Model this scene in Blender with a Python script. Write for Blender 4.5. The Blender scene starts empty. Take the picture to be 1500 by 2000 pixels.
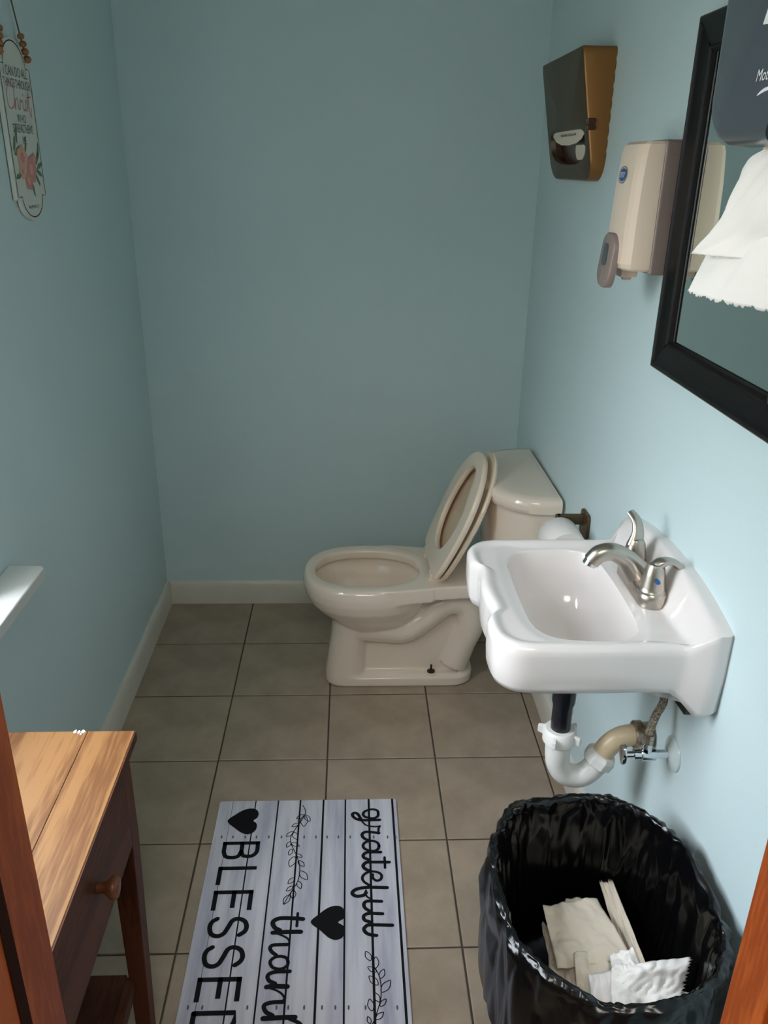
import bpy, bmesh, math, random
from mathutils import Vector, Matrix, noise
random.seed(7)
sc = bpy.context.scene
COL = sc.collection
PI = math.pi

# ------------------------------------------------------------------ camera
F_PX, PITCH, YAW, ROLL, CAM_H = 1598.34, .400185, .044635, .01718, 1.5565
def cam_axes():
    cy, sy, cp, sp = math.cos(YAW), math.sin(YAW), math.cos(PITCH), math.sin(PITCH)
    fwd = Vector((sy*cp, cy*cp, -sp)); right = Vector((cy, -sy, 0)); up = right.cross(fwd)
    c, s = math.cos(ROLL), math.sin(ROLL)
    return c*right + s*up, -s*right + c*up, fwd
CR, CU, CF = cam_axes()
cam_data = bpy.data.cameras.new('camera')
cam = bpy.data.objects.new('camera', cam_data); COL.objects.link(cam)
cam_data.sensor_fit = 'VERTICAL'; cam_data.sensor_height = 36.0; cam_data.lens = F_PX/2000*36.0
cam_data.clip_start = .02
m = Matrix((CR, CU, -CF)).transposed().to_4x4(); m.translation = (0, 0, CAM_H)
cam.matrix_world = m
sc.camera = cam

# a pixel gives a direction; its distance comes from the plane (floor, wall, face) it lies on
def ray(px, py):
    return CR*((px-750)/F_PX) - CU*((py-1000)/F_PX) + CF
def fl(px, py, z=0.0):
    d = ray(px, py); t = (z-CAM_H)/d.z; return Vector((0, 0, CAM_H)) + d*t
def wx(px, py, x):
    d = ray(px, py); return Vector((0, 0, CAM_H)) + d*(x/d.x)
def wy(px, py, y):
    d = ray(px, py); return Vector((0, 0, CAM_H)) + d*(y/d.y)
def wp(px, py, p0, n):
    d = ray(px, py); o = Vector((0, 0, CAM_H)); t = (Vector(p0)-o).dot(Vector(n))/d.dot(Vector(n)); return o + d*t

# ------------------------------------------------------------------ room measures (metres)
XL, XR, YB, YF, ZC = -.695, .598, 2.79, .56, 2.44       # left, right, back, front (door) wall, ceiling
WT = .12
WIN = (.66, 1.35, .80, 1.95)                            # window opening in the left wall: y0 y1 z0 z1
DX0, DX1, DH = -.28, .381, 2.03                         # door opening

# ------------------------------------------------------------------ world, window light, exposure
w = bpy.data.worlds.new('overcast_sky'); sc.world = w; w.use_nodes = True
nt = w.node_tree; nt.nodes.clear()
out = nt.nodes.new('ShaderNodeOutputWorld'); bg = nt.nodes.new('ShaderNodeBackground')
tc = nt.nodes.new('ShaderNodeTexCoord'); sp_ = nt.nodes.new('ShaderNodeSeparateXYZ'); rp = nt.nodes.new('ShaderNodeValToRGB')
nt.links.new(tc.outputs['Generated'], sp_.inputs[0]); nt.links.new(sp_.outputs['Z'], rp.inputs[0])
rp.color_ramp.elements[0].position = 0.0; rp.color_ramp.elements[0].color = (.16, .17, .15, 1)
rp.color_ramp.elements[1].position = .04; rp.color_ramp.elements[1].color = (.42, .44, .45, 1)
e2 = rp.color_ramp.elements.new(.75); e2.color = (.90, .98, 1.08, 1)
nt.links.new(rp.outputs[0], bg.inputs[0]); nt.links.new(bg.outputs[0], out.inputs[0])
bg.inputs[1].default_value = 22.0
pl = bpy.data.lights.new('window_portal', 'AREA'); pl.shape = 'RECTANGLE'
pl.size = WIN[3]-WIN[2]; pl.size_y = WIN[1]-WIN[0]; pl.cycles.is_portal = True
po = bpy.data.objects.new('window_portal', pl); COL.objects.link(po)
po.location = (XL-.02, (WIN[0]+WIN[1])/2, (WIN[2]+WIN[3])/2); po.rotation_euler = (0, -PI/2, 0)
# added fill lamp in the hall behind the doorway, with no fitting built
hl = bpy.data.lights.new('hall_fill', 'AREA'); hl.shape = 'DISK'; hl.size = .9; hl.energy = 20.0; hl.color = (1, .95, .88)
ho = bpy.data.objects.new('hall_fill', hl); COL.objects.link(ho); ho.location = (.0, -.45, 2.40)
sc.view_settings.view_transform = 'Standard'; sc.view_settings.look = 'None'
sc.view_settings.exposure = 0.0; sc.view_settings.gamma = 1.0; sc.view_settings.use_curve_mapping = False
sc.cycles.max_bounces = 12; sc.cycles.diffuse_bounces = 8; sc.cycles.glossy_bounces = 6
sc.cycles.sample_clamp_indirect = 6.0

# ------------------------------------------------------------------ materials
def srgb(r, g, b):
    f = lambda c: (c/255/12.92) if c/255 <= .04045 else ((c/255+.055)/1.055)**2.4
    return (f(r), f(g), f(b), 1)
def mat(name, col, rough=.5, metal=0, spec=.5, var=0, vscale=6, bump=0, bscale=60, coat=0, dark=None, stretch=(1, 1, 1), emit=None, obj_var=0, trans=0):
    M = bpy.data.materials.new(name); M.use_nodes = True
    n = M.node_tree.nodes; l = M.node_tree.links; b = n['Principled BSDF']
    c = srgb(*col)
    b.inputs['Base Color'].default_value = c
    b.inputs['Roughness'].default_value = rough; b.inputs['Metallic'].default_value = metal
    b.inputs['Specular IOR Level'].default_value = spec
    b.inputs['Coat Weight'].default_value = coat; b.inputs['Coat Roughness'].default_value = .08
    b.inputs['Transmission Weight'].default_value = trans
    tc = n.new('ShaderNodeTexCoord'); mp = n.new('ShaderNodeMapping'); mp.inputs['Scale'].default_value = stretch
    l.new(tc.outputs['Object'], mp.inputs[0])
    last = None
    if var:
        no = n.new('ShaderNodeTexNoise'); no.inputs['Scale'].default_value = vscale; no.inputs['Detail'].default_value = 6; no.inputs['Roughness'].default_value = .6
        l.new(mp.outputs[0], no.inputs['Vector'])
        r = n.new('ShaderNodeValToRGB'); l.new(no.outputs['Fac'], r.inputs[0])
        d = srgb(*dark) if dark else tuple(x*(1-var) for x in c[:3])+(1,)
        r.color_ramp.elements[0].position = .32; r.color_ramp.elements[0].color = d
        r.color_ramp.elements[1].position = .62; r.color_ramp.elements[1].color = c
        last = r.outputs[0]
    if obj_var:
        oi = n.new('ShaderNodeObjectInfo'); hv = n.new('ShaderNodeHueSaturation')
        mr = n.new('ShaderNodeMapRange'); mr.inputs[3].default_value = 1-obj_var; mr.inputs[4].default_value = 1+obj_var
        l.new(oi.outputs['Random'], mr.inputs[0]); l.new(mr.outputs[0], hv.inputs['Value'])
        if last: l.new(last, hv.inputs['Color'])
        else: hv.inputs['Color'].default_value = c
        last = hv.outputs[0]
    if last: l.new(last, b.inputs['Base Color'])
    if bump:
        nb = n.new('ShaderNodeTexNoise'); nb.inputs['Scale'].default_value = bscale; nb.inputs['Detail'].default_value = 4
        l.new(mp.outputs[0], nb.inputs['Vector'])
        bp = n.new('ShaderNodeBump'); bp.inputs['Strength'].default_value = bump; bp.inputs['Distance'].default_value = .002
        l.new(nb.outputs['Fac'], bp.inputs['Height']); l.new(bp.outputs[0], b.inputs['Normal'])
    return M
def wood(name, light, dark, scale=9, axis='Y', rough=.4, coat=.3, dist=7, ring=True, spec=.5, sq=.12):
    M = bpy.data.materials.new(name); M.use_nodes = True
    n = M.node_tree.nodes; l = M.node_tree.links; b = n['Principled BSDF']
    b.inputs['Roughness'].default_value = rough; b.inputs['Coat Weight'].default_value = coat; b.inputs['Coat Roughness'].default_value = .2
    b.inputs['Specular IOR Level'].default_value = spec
    tc = n.new('ShaderNodeTexCoord'); mp = n.new('ShaderNodeMapping')
    s = {'X': (sq, 1, 1), 'Y': (1, sq, 1), 'Z': (1, 1, sq)}[axis]
    mp.inputs['Scale'].default_value = s
    l.new(tc.outputs['Object'], mp.inputs[0])
    wv = n.new('ShaderNodeTexNoise'); wv.inputs['Scale'].default_value = scale; wv.inputs['Detail'].default_value = 2; wv.inputs['Distortion'].default_value = .6
    l.new(mp.outputs[0], wv.inputs['Vector'])
    mm = n.new('ShaderNodeMath'); mm.operation = 'MULTIPLY'; mm.inputs[1].default_value = dist*6.0; l.new(wv.outputs['Fac'], mm.inputs[0])
    sn = n.new('ShaderNodeMath'); sn.operation = 'SINE'; l.new(mm.outputs[0], sn.inputs[0])
    f2 = n.new('ShaderNodeTexNoise'); f2.inputs['Scale'].default_value = scale*22; f2.inputs['Detail'].default_value = 3
    l.new(mp.outputs[0], f2.inputs['Vector'])
    ad = n.new('ShaderNodeMath'); ad.operation = 'MULTIPLY_ADD'; ad.inputs[1].default_value = .22; l.new(sn.outputs[0], ad.inputs[0]); l.new(f2.outputs['Fac'], ad.inputs[2])
    r = n.new('ShaderNodeValToRGB'); l.new(ad.outputs[0], r.inputs[0])
    r.color_ramp.elements[0].position = .25; r.color_ramp.elements[0].color = srgb(*dark)
    r.color_ramp.elements[1].position = .6; r.color_ramp.elements[1].color = srgb(*light)
    l.new(r.outputs[0], b.inputs['Base Color'])
    bp = n.new('ShaderNodeBump'); bp.inputs['Strength'].default_value = .12; bp.inputs['Distance'].default_value = .001
    l.new(ad.outputs[0], bp.inputs['Height']); l.new(bp.outputs[0], b.inputs['Normal'])
    return M
M = {}
M['wall'] = mat('teal_wall_paint', (203, 221, 223), .42, spec=.35, var=.03, vscale=2.5, bump=.12, bscale=180)
M['ceil'] = mat('ceiling_paint', (205, 207, 202), .8)
M['hall'] = mat('hall_paint', (180, 172, 160), .7)
M['base'] = mat('white_trim_paint', (218, 211, 199), .4, var=.07, vscale=9, bump=.1, bscale=30)
M['sill'] = mat('white_sill_paint', (230, 228, 224), .4, var=.03, vscale=20)
M['tile'] = mat('beige_floor_tile', (168, 149, 130), .45, var=.12, vscale=7, bump=.18, bscale=40, dark=(146, 128, 110), obj_var=.04)
M['grout'] = mat('brown_grout', (78, 68, 56), .9, var=.3, vscale=30)
M['porc'] = mat('white_porcelain', (226, 219, 216), .08, coat=.3)
M['bone'] = mat('bone_porcelain', (230, 213, 196), .1, coat=.4)
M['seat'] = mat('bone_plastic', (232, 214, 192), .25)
M['seatin'] = mat('shaded_bone_plastic', (205, 180, 152), .3)  # darker bone for the lid's inner face; its shade is put into the colour
M['nickel'] = mat('brushed_nickel', (186, 178, 168), .3, metal=1, bump=.05, bscale=300)
M['chrome'] = mat('chrome', (215, 218, 220), .08, metal=1)
M['flange'] = mat('wall_toned_flange', (196, 208, 208), .3, coat=.3)  # the wall's reflection put into the flange as a pale base colour
M['braid'] = mat('braided_steel', (190, 176, 156), .35, metal=.8, var=.6, vscale=300, dark=(70, 55, 40), bump=.9, bscale=900)
M['rust'] = mat('tarnished_nut', (186, 176, 162), .3, metal=.8, var=.5, vscale=45, dark=(120, 92, 62))
M['black'] = mat('black_plastic', (22, 23, 28), .3)
M['bolt'] = mat('rusted_bolt', (40, 30, 24), .6)
M['dark_strip'] = mat('dark_brown_strip', (44, 20, 12), .8, spec=.1)
M['pvc'] = mat('white_pvc', (226, 224, 219), .3, var=.05, vscale=20)
M['pvcb'] = mat('yellowed_pvc', (206, 184, 150), .35, var=.15, vscale=25)
M['oak'] = wood('oak_table_top', (138, 98, 58), (106, 68, 36), scale=9, axis='Y', rough=.5, coat=.0, dist=6, spec=.3, sq=.07)
M['walnut'] = wood('dark_stained_wood', (92, 52, 34), (66, 34, 21), scale=8, axis='Z', rough=.55, coat=.0, dist=2, spec=.2)
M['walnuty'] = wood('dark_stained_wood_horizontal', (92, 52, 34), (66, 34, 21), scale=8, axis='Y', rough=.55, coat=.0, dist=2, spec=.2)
M['knob'] = wood('knob_wood', (118, 70, 38), (92, 50, 26), scale=12, axis='X', rough=.4, coat=0, dist=2)
M['jamb'] = wood('stained_jamb_wood', (172, 84, 30), (140, 62, 18), scale=8, axis='Z', rough=.45, coat=.0, dist=2, spec=.25)
M['frame'] = mat('black_frame_wood', (10, 8, 8), .4, spec=.3)
M['frame_edge'] = mat('frame_worn_edge', (70, 44, 42), .4)
M['mirror'] = mat('mirror_glass', (225, 235, 232), .0, metal=1)
M['bag'] = mat('black_bag_plastic', (7, 7, 8), .22, spec=.5)
M['paper'] = mat('white_paper_towel', (240, 235, 230), .9, bump=.3, bscale=420, spec=.2)
M['cream_paper'] = mat('off_white_paper_towel', (226, 214, 196), .9, bump=.3, bscale=420, spec=.2)
M['bronze'] = mat('bronze_enamel', (150, 104, 56), .42, metal=.55, var=.05, vscale=4)
M['bronze_front'] = mat('bronze_front_enamel', (84, 70, 48), .45, metal=.35)
M['brown'] = mat('brown_plastic', (70, 34, 18), .25)
M['cream'] = mat('cream_plastic', (240, 216, 194), .22, coat=.3)
M['taupe'] = mat('taupe_plastic', (142, 124, 118), .35)
M['smoke'] = mat('smoked_grey_plastic', (70, 76, 84), .3, coat=.2)
M['white_ink'] = mat('white_ink', (225, 228, 230), .5)
M['blue_ink'] = mat('blue_ink', (38, 86, 150), .4)
M['ink'] = mat('black_ink', (12, 14, 17), .75, spec=.2)
M['greyink'] = mat('grey_ink', (92, 92, 104), .8, spec=.2)
M['mat'] = mat('whitewashed_mat_print', (205, 203, 210), .9, var=.2, vscale=26, dark=(160, 160, 176), stretch=(1, .08, 1), spec=.15, bump=.25, bscale=500)
M['rubber'] = mat('grey_rubber_edge', (120, 122, 126), .9)
M['signw'] = mat('cream_enamel', (214, 214, 204), .35)
M['sign_text'] = mat('sign_grey_ink', (104, 112, 110), .6)
M['pink'] = mat('pink_ink', (208, 138, 136), .6)
M['peach'] = mat('peach_ink', (220, 168, 142), .6)
M['green'] = mat('green_ink', (96, 128, 100), .6)
M['bead'] = mat('wooden_bead', (150, 98, 48), .5, var=.2, vscale=40)
M['twine'] = mat('grey_twine', (96, 88, 72), .9)
M['tp'] = mat('toilet_tissue', (232, 224, 220), .95, spec=.1, bump=.2, bscale=300)
M['card'] = mat('cardboard_core', (150, 120, 88), .9)
M['water'] = mat('bowl_water', (225, 225, 215), .02, trans=.9)
def thin_glass(name):
    G_ = bpy.data.materials.new(name); G_.use_nodes = True; n = G_.node_tree.nodes; l = G_.node_tree.links; n.clear()
    o = n.new('ShaderNodeOutputMaterial'); mx = n.new('ShaderNodeMixShader'); t = n.new('ShaderNodeBsdfTransparent'); gl = n.new('ShaderNodeBsdfGlossy')
    gl.inputs['Roughness'].default_value = .0; mx.inputs[0].default_value = .07
    l.new(t.outputs[0], mx.inputs[1]); l.new(gl.outputs[0], mx.inputs[2]); l.new(mx.outputs[0], o.inputs[0]); return G_
M['glass'] = thin_glass('window_glass')
M['hallfloor'] = mat('hall_floor_covering', (120, 108, 96), .6, var=.1)

# ------------------------------------------------------------------ helpers
def tag(o, label=None, cat=None, group=None, kind=None):
    if label: o['label'] = label
    if cat: o['category'] = cat
    if group: o['group'] = group
    if kind: o['kind'] = kind
    return o
def thing(name, loc, label, cat, group=None):
    o = bpy.data.objects.new(name, None); COL.objects.link(o); o.location = loc; o.empty_display_size = .05
    return tag(o, label, cat, group)
def wloc(o):
    v = Vector((0, 0, 0))
    while o: v += o.location; o = o.parent
    return v
def obj(name, verts, faces, material, parent=None, smooth=None, bevel=0, seg=2, sub=0):
    """verts in world metres; the object's origin goes to the middle of its box"""
    vs = [Vector(v) for v in verts]
    lo = Vector([min(v[k] for v in vs) for k in range(3)]); hi = Vector([max(v[k] for v in vs) for k in range(3)])
    c = (lo+hi)/2
    me = bpy.data.meshes.new(name); me.from_pydata([v-c for v in vs], [], faces)
    bm = bmesh.new(); bm.from_mesh(me); bmesh.ops.recalc_face_normals(bm, faces=bm.faces); bm.to_mesh(me); bm.free()
    o = bpy.data.objects.new(name, me); COL.objects.link(o); me.materials.append(material)
    if parent: o.parent = parent; o.location = c - wloc(parent)
    else: o.location = c
    if smooth is not None:
        me.polygons.foreach_set('use_smooth', [True]*len(me.polygons))
        if smooth < 180: me.set_sharp_from_angle(angle=math.radians(smooth))
    if bevel:
        b = o.modifiers.new('bevel', 'BEVEL'); b.width = bevel; b.segments = seg; b.limit_method = 'ANGLE'; b.angle_limit = math.radians(35)
        if smooth is None:
            me.polygons.foreach_set('use_smooth', [True]*len(me.polygons)); b.harden_normals = True
    if sub:
        s = o.modifiers.new('sub', 'SUBSURF'); s.levels = sub; s.render_levels = sub
    return o
def cat_geo(*gs):
    V, Fc = [], []
    for v, f in gs:
        k = len(V); V += list(v); Fc += [tuple(i+k for i in q) for q in f]
    return V, Fc
def gbox(x0, x1, y0, y1, z0, z1):
    v = [(x, y, z) for z in (z0, z1) for y in (y0, y1) for x in (x0, x1)]
    return v, [(0, 2, 3, 1), (4, 5, 7, 6), (0, 1, 5, 4), (1, 3, 7, 5), (3, 2, 6, 7), (2, 0, 4, 6)]
def box(name, x0, x1, y0, y1, z0, z1, material, parent=None, bevel=0, seg=2):
    v, f = gbox(x0, x1, y0, y1, z0, z1); return obj(name, v, f, material, parent, bevel=bevel, seg=seg)
def gloft(rings, cap0=True, cap1=True, closed=True):
    n = len(rings[0]); V = [Vector(p) for r in rings for p in r]; Fc = []
    for i in range(len(rings)-1):
        for j in range(n if closed else n-1):
            k = (j+1) % n
            Fc.append((i*n+j, i*n+k, (i+1)*n+k, (i+1)*n+j))
    if closed:
        for on, base in ((cap0, 0), (cap1, (len(rings)-1)*n)):
            if on:
                c = sum((V[base+j] for j in range(n)), Vector())/n; V.append(c); ci = len(V)-1
                for j in range(n): Fc.append((base+j, base+(j+1) % n, ci))
    return V, Fc
def catmull(P, k=6, closed=False):
    P = [Vector(p) for p in P]; n = len(P); R = []
    rng = range(n) if closed else range(n-1)
    for i in rng:
        p0 = P[(i-1) % n] if (closed or i > 0) else P[0]*2-P[1]
        p1, p2 = P[i], P[(i+1) % n]
        p3 = P[(i+2) % n] if (closed or i+2 < n) else P[-1]*2-P[-2]
        for j in range(k):
            t = j/k
            R.append(.5*((2*p1)+(p2-p0)*t+(2*p0-5*p1+4*p2-p3)*t*t+(3*p1-p0-3*p2+p3)*t**3))
    if not closed: R.append(P[-1])
    return R
def gtube(P, r, n=16, cap=True, flat=None):
    """tube along points; r number or list; flat=(vec,scale) squashes the section along vec"""
    P = [Vector(p) for p in P]; m_ = len(P)
    R = r if isinstance(r, (list, tuple)) else [r]*m_
    rings = []; up = None
    for i in range(m_):
        t = (P[min(i+1, m_-1)]-P[max(i-1, 0)]).normalized()
        if up is None:
            up = Vector((0, 0, 1)) if abs(t.z) < .9 else Vector((0, 1, 0))
        a = t.cross(up).normalized(); b_ = a.cross(t).normalized(); up = b_
        ring = []
        for j in range(n):
            q = 2*PI*j/n; d = a*math.cos(q)*R[i] + b_*math.sin(q)*R[i]
            if flat: d = d - flat[0]*d.dot(flat[0])*(1-flat[1])
            ring.append(P[i]+d)
        rings.append(ring)
    return gloft(rings, cap, cap)
def resample_r(R, npts, k):
    out = []
    for i in range(npts-1):
        for j in range(k): out.append(R[i]+(R[i+1]-R[i])*j/k)
    return out+[R[-1]]
def tube_s(pts, rad, k=6, n=16, flat=None):
    P = catmull(pts, k)
    R = resample_r(rad, len(pts), k) if isinstance(rad, (list, tuple)) else rad
    return gtube(P, R, n, True, flat)
def glathe(profile, origin, axis, n=32, cap=True):
    """profile [(r, h)] turned about axis at origin"""
    ax = Vector(axis).normalized(); u = ax.orthogonal().normalized(); v = ax.cross(u); o = Vector(origin)
    return gloft([[o+ax*h+(u*math.cos(2*PI*j/n)+v*math.sin(2*PI*j/n))*r for j in range(n)] for r, h in profile], cap, cap)
def gprism(outline, vec):
    n = len(outline); V = [Vector(p) for p in outline]; V += [p+Vector(vec) for p in V[:n]]
    return V, [tuple(range(n)), tuple(range(2*n-1, n-1, -1))] + [(j, (j+1) % n, n+(j+1) % n, n+j) for j in range(n)]
def rrect(x0, x1, y0, y1, r, k=6):
    P = []
    for cx, cy, a in ((x1-r, y1-r, 0), (x0+r, y1-r, 90), (x0+r, y0+r, 180), (x1-r, y0+r, 270)):
        for j in range(k+1):
            q = math.radians(a+90*j/k); P.append((cx+r*math.cos(q), cy+r*math.sin(q)))
    return P
def gribbon(P, wd, nrm, lift=0.0, closed=False):
    """flat ribbon of width wd along points lying in a plane with normal nrm, with rounded ends"""
    P = [Vector(p)+Vector(nrm)*lift for p in P]; N = Vector(nrm); n = len(P); V = []; Fc = []
    W = wd if isinstance(wd, (list, tuple)) else [wd]*n
    if not closed:
        for end in (0, 1):
            a, b_ = (P[0], P[1]) if end == 0 else (P[-1], P[-2]); ww = W[0] if end == 0 else W[-1]
            t = (a-b_).normalized(); s = N.cross(t).normalized(); k = len(V)
            V.append(a)
            for j in range(7):
                q = -PI/2+PI*j/6; V.append(a + t*math.cos(q)*ww/2 + s*math.sin(q)*ww/2)
            for j in range(6): Fc.append((k, k+1+j, k+2+j))
    k = len(V)
    for i in range(n):
        if closed: t = (P[(i+1) % n]-P[(i-1) % n])
        else: t = P[min(i+1, n-1)]-P[max(i-1, 0)]
        s = N.cross(t).normalized()
        V += [P[i]+s*W[i]/2, P[i]-s*W[i]/2]
    for i in range(n if closed else n-1):
        j = (i+1) % n; Fc.append((k+2*i, k+2*i+1, k+2*j+1, k+2*j))
    return V, Fc
def gflat(outline, nrm, lift):
    P = [Vector(p)+Vector(nrm)*lift for p in outline]; return P, [tuple(range(len(P)))]
def gtext(body, size, origin, right, up, lift=0.0, shear=0.0, align='CENTER', sx=1.0):
    cu = bpy.data.curves.new('lettering', 'FONT'); cu.body = body; cu.size = size; cu.align_x = align; cu.shear = shear; cu.resolution_u = 3
    o = bpy.data.objects.new('lettering', cu); COL.objects.link(o)
    dg = bpy.context.evaluated_depsgraph_get(); me = bpy.data.meshes.new_from_object(o.evaluated_get(dg))
    r, u = Vector(right), Vector(up); nrm = r.cross(u)
    V = [Vector(origin)+r*v.co.x*sx+u*v.co.y+nrm*lift for v in me.vertices]; Fc = [tuple(p.vertices) for p in me.polygons]
    bpy.data.objects.remove(o); bpy.data.curves.remove(cu); bpy.data.meshes.remove(me)
    return V, Fc
def sstep(a, b, x):
    t = max(0, min(1, (x-a)/(b-a))); return t*t*(3-2*t)
def st(o): o['kind'] = 'structure'; return o

# ------------------------------------------------------------------ the room
T = .308; GX = -.3736; GY = 2.4903; G = .0022
floor = st(box('floor', XL-.02, XR+.02, .30, YB+.02, -.06, -.003, M['grout']))
xs = [XL+.001] + [GX+T*i for i in range(4)] + [XR-.001]
ys = [YB-.001] + [GY-T*j for j in range(8)]
tile_mesh = {}
for j in range(len(ys)-1):
    for i in range(len(xs)-1):
        x0, x1, y1, y0 = xs[i]+G, xs[i+1]-G, ys[j]-G, ys[j+1]+G
        key = (round(x1-x0, 4), round(y1-y0, 4))
        if key not in tile_mesh:
            hx, hy, b = (x1-x0)/2, (y1-y0)/2, .0022
            v = []
            for (ex, ey, z) in ((0, 0, -.010), (0, 0, -.0015), (b, b, 0)):
                v += [(-hx+ex, -hy+ey, z), (hx-ex, -hy+ey, z), (hx-ex, hy-ey, z), (-hx+ex, hy-ey, z)]
            f = [(8, 9, 10, 11)] + [(r*4+k, r*4+(k+1) % 4, (r+1)*4+(k+1) % 4, (r+1)*4+k) for r in (0, 1) for k in range(4)]
            me = bpy.data.meshes.new('tile'); me.from_pydata(v, [], f); me.materials.append(M['tile']); tile_mesh[key] = me
        o = bpy.data.objects.new('tile', tile_mesh[key]); COL.objects.link(o); o.parent = floor
        o.location = Vector(((x0+x1)/2, (y0+y1)/2, random.uniform(-.0006, .0004))) - floor.location
y0, y1, z0, z1 = WIN
wl = cat_geo(gbox(XL-WT, XL, YF-WT, y0, -.06, ZC), gbox(XL-WT, XL, y1, YB+WT, -.06, ZC), gbox(XL-WT, XL, y0, y1, -.06, z0-.03), gbox(XL-WT, XL, y0, y1, z1, ZC))
st(obj('wall_left', *wl, M['wall']))
st(box('wall_back', XL, XR, YB, YB+WT, -.06, ZC, M['wall']))
st(box('wall_right', XR, XR+WT, YF-WT, YB+WT, -.06, ZC, M['wall']))
wf = cat_geo(gbox(XL, DX0-.02, YF-WT, YF, -.06, ZC), gbox(DX1+.02, XR, YF-WT, YF, -.06, ZC), gbox(DX0-.02, DX1+.02, YF-WT, YF, DH+.02, ZC))
st(obj('wall_front', *wf, M['wall']))
st(box('ceiling', XL-WT, XR+WT, YF-WT, YB+WT, ZC, ZC+.08, M['ceil']))
# baseboards: flat board with an eased top
BH, BT = .093, .015
def board_profile(h=BH, t=BT): return [(0, 0), (t, 0), (t, h*.62), (t*.8, h*.86), (t*.45, h*.97), (t*.25, h), (0, h)]
def skirting(name, p0, p1, inward):
    p0, p1, n_ = Vector(p0), Vector(p1), Vector(inward); rings = []
    for s in range(2):
        p = (p0, p1)[s]; rings.append([p+n_*a+Vector((0, 0, b)) for a, b in board_profile()])
    return st(obj(name, *gloft(rings), M['base'], smooth=40))
skirting('baseboard_left', (XL, YF, 0), (XL, YB, 0), (1, 0, 0))
skirting('baseboard_back', (XL+BT, YB, 0), (XR-BT, YB, 0), (0, -1, 0))
skirting('baseboard_right', (XR, YF, 0), (XR, YB, 0), (-1, 0, 0))
# window: reveal lining, sashes, glass, stool
wn = bpy.data.objects.new('window_1', None); COL.objects.link(wn); wn.location = (XL, (y0+y1)/2, z0); st(wn)
xf = XL-.10
fr = cat_geo(gbox(xf, xf+.05, y0, y0+.04, z0, z1), gbox(xf, xf+.05, y1-.04, y1, z0, z1), gbox(xf, xf+.05, y0+.04, y1-.04, z0, z0+.04), gbox(xf, xf+.05, y0+.04, y1-.04, z1-.04, z1))
obj('window_frame', *fr, M['sill'], wn, bevel=.003)
zm = (z0+z1)/2
box('meeting_rail', xf+.005, xf+.045, y0+.04, y1-.04, zm-.02, zm+.02, M['sill'], wn, bevel=.003)
for a, b in ((z0+.04, zm-.02), (zm+.02, z1-.04)):
    box('pane', xf+.022, xf+.026, y0+.04, y1-.04, a, b, M['glass'], wn)
SZ = .797
sill_o = [(XL-.05, y0+.001), (XL, y0+.001), (XL, y0-.06), (XL+.068, y0-.06), (XL+.076, y0-.05), (XL+.076, 1.505), (XL+.068, 1.517), (XL+.0, 1.517), (XL, y1-.001), (XL-.05, y1-.001)]
obj('window_sill', *gprism([(a, b, SZ-.027) for a, b in sill_o], (0, 0, .027)), M['sill'], wn, bevel=.004)
# door lining: jambs with a stop strip
def jamb(name, xface, out_, sgn):
    g = gprism([(xface, YF, 0), (out_, YF, 0), (out_, YF-WT-.015, 0), (xface+sgn*.012, YF-WT-.015, 0), (xface+sgn*.012, YF-.06, 0), (xface, YF-.06, 0)], (0, 0, DH))
    return st(obj(name, *g, M['jamb'], bevel=.0025))
jl = st(box('trim_1', DX0-.02, DX0, YF-WT-.015, YF, 0, DH, M['jamb'], bevel=.0025))
box('jamb_strip', DX0-.001, DX0+.0012, YF-.078, YF-.062, 0, DH, M['dark_strip'], jl)  # thin dark strip laid along the left jamb face
jamb('trim_2', DX1, DX1+.02, 1)
st(box('trim_3', DX0-.02, DX1+.02, YF-WT-.015, YF, DH, DH+.02, M['jamb']))
# hall outside the door
st(box('floor_hall', -1.3, 1.3, -1.3, .298, -.06, -.002, M['hallfloor']))
hw = cat_geo(gbox(-1.4, -1.3, -1.4, YF-WT, -.06, ZC), gbox(-1.3, XL-WT, YF-WT, YF-WT+.02, -.06, ZC))
st(obj('wall_hall_left', *hw, M['hall']))
hw = cat_geo(gbox(1.3, 1.4, -1.4, YF-WT, -.06, ZC), gbox(XR+WT, 1.3, YF-WT, YF-WT+.02, -.06, ZC))
st(obj('wall_hall_right', *hw, M['hall']))
st(box('wall_hall_back', -1.3, 1.3, -1.4, -1.3, -.06, ZC, M['hall']))
st(box('ceiling_hall', -1.4, 1.4, -1.4, YF-WT, ZC, ZC+.08, M['ceil']))

# ------------------------------------------------------------------ toilet
TY = 2.31
toilet = thing('toilet', (.2, TY, 0), 'bone coloured toilet with raised seat and lid below the seat cover dispenser', 'toilet')
def egg(z, xf, xb, hw, n=64, e=2.3, xm=None):
    xm = xm if xm is not None else xf+(xb-xf)*.48; R = []
    for j in range(n):
        q = 2*PI*j/n; c, s = math.cos(q), math.sin(q)
        a = (xb-xm) if c > 0 else (xm-xf)
        R.append((xm + math.copysign(abs(c)**(2/e), c)*a, TY + math.copysign(abs(s)**(2/e), s)*hw, z))
    return R
inner = [(.165, .03, .14, .04), (.19, .01, .155, .06), (.23, -.035, .185, .085), (.29, -.088, .210, .116), (.332, -.118, .228, .134), (.350, -.124, .232, .139), (.355, -.118, .226, .133), (.360, -.108, .216, .122), (.384, -.108, .216, .122), (.3895, -.114, .222, .128)]
outer = [(.3915, -.131, .238, .150), (.389, -.140, .245, .164), (.380, -.146, .25, .172), (.36, -.149, .252, .176), (.335, -.146, .25, .175), (.305, -.133, .245, .166), (.275, -.108, .235, .149), (.245, -.075, .215, .126), (.215, -.04, .19, .10), (.185, -.01, .165, .08)]
gb = gloft([egg(*r) for r in inner+outer])
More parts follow.
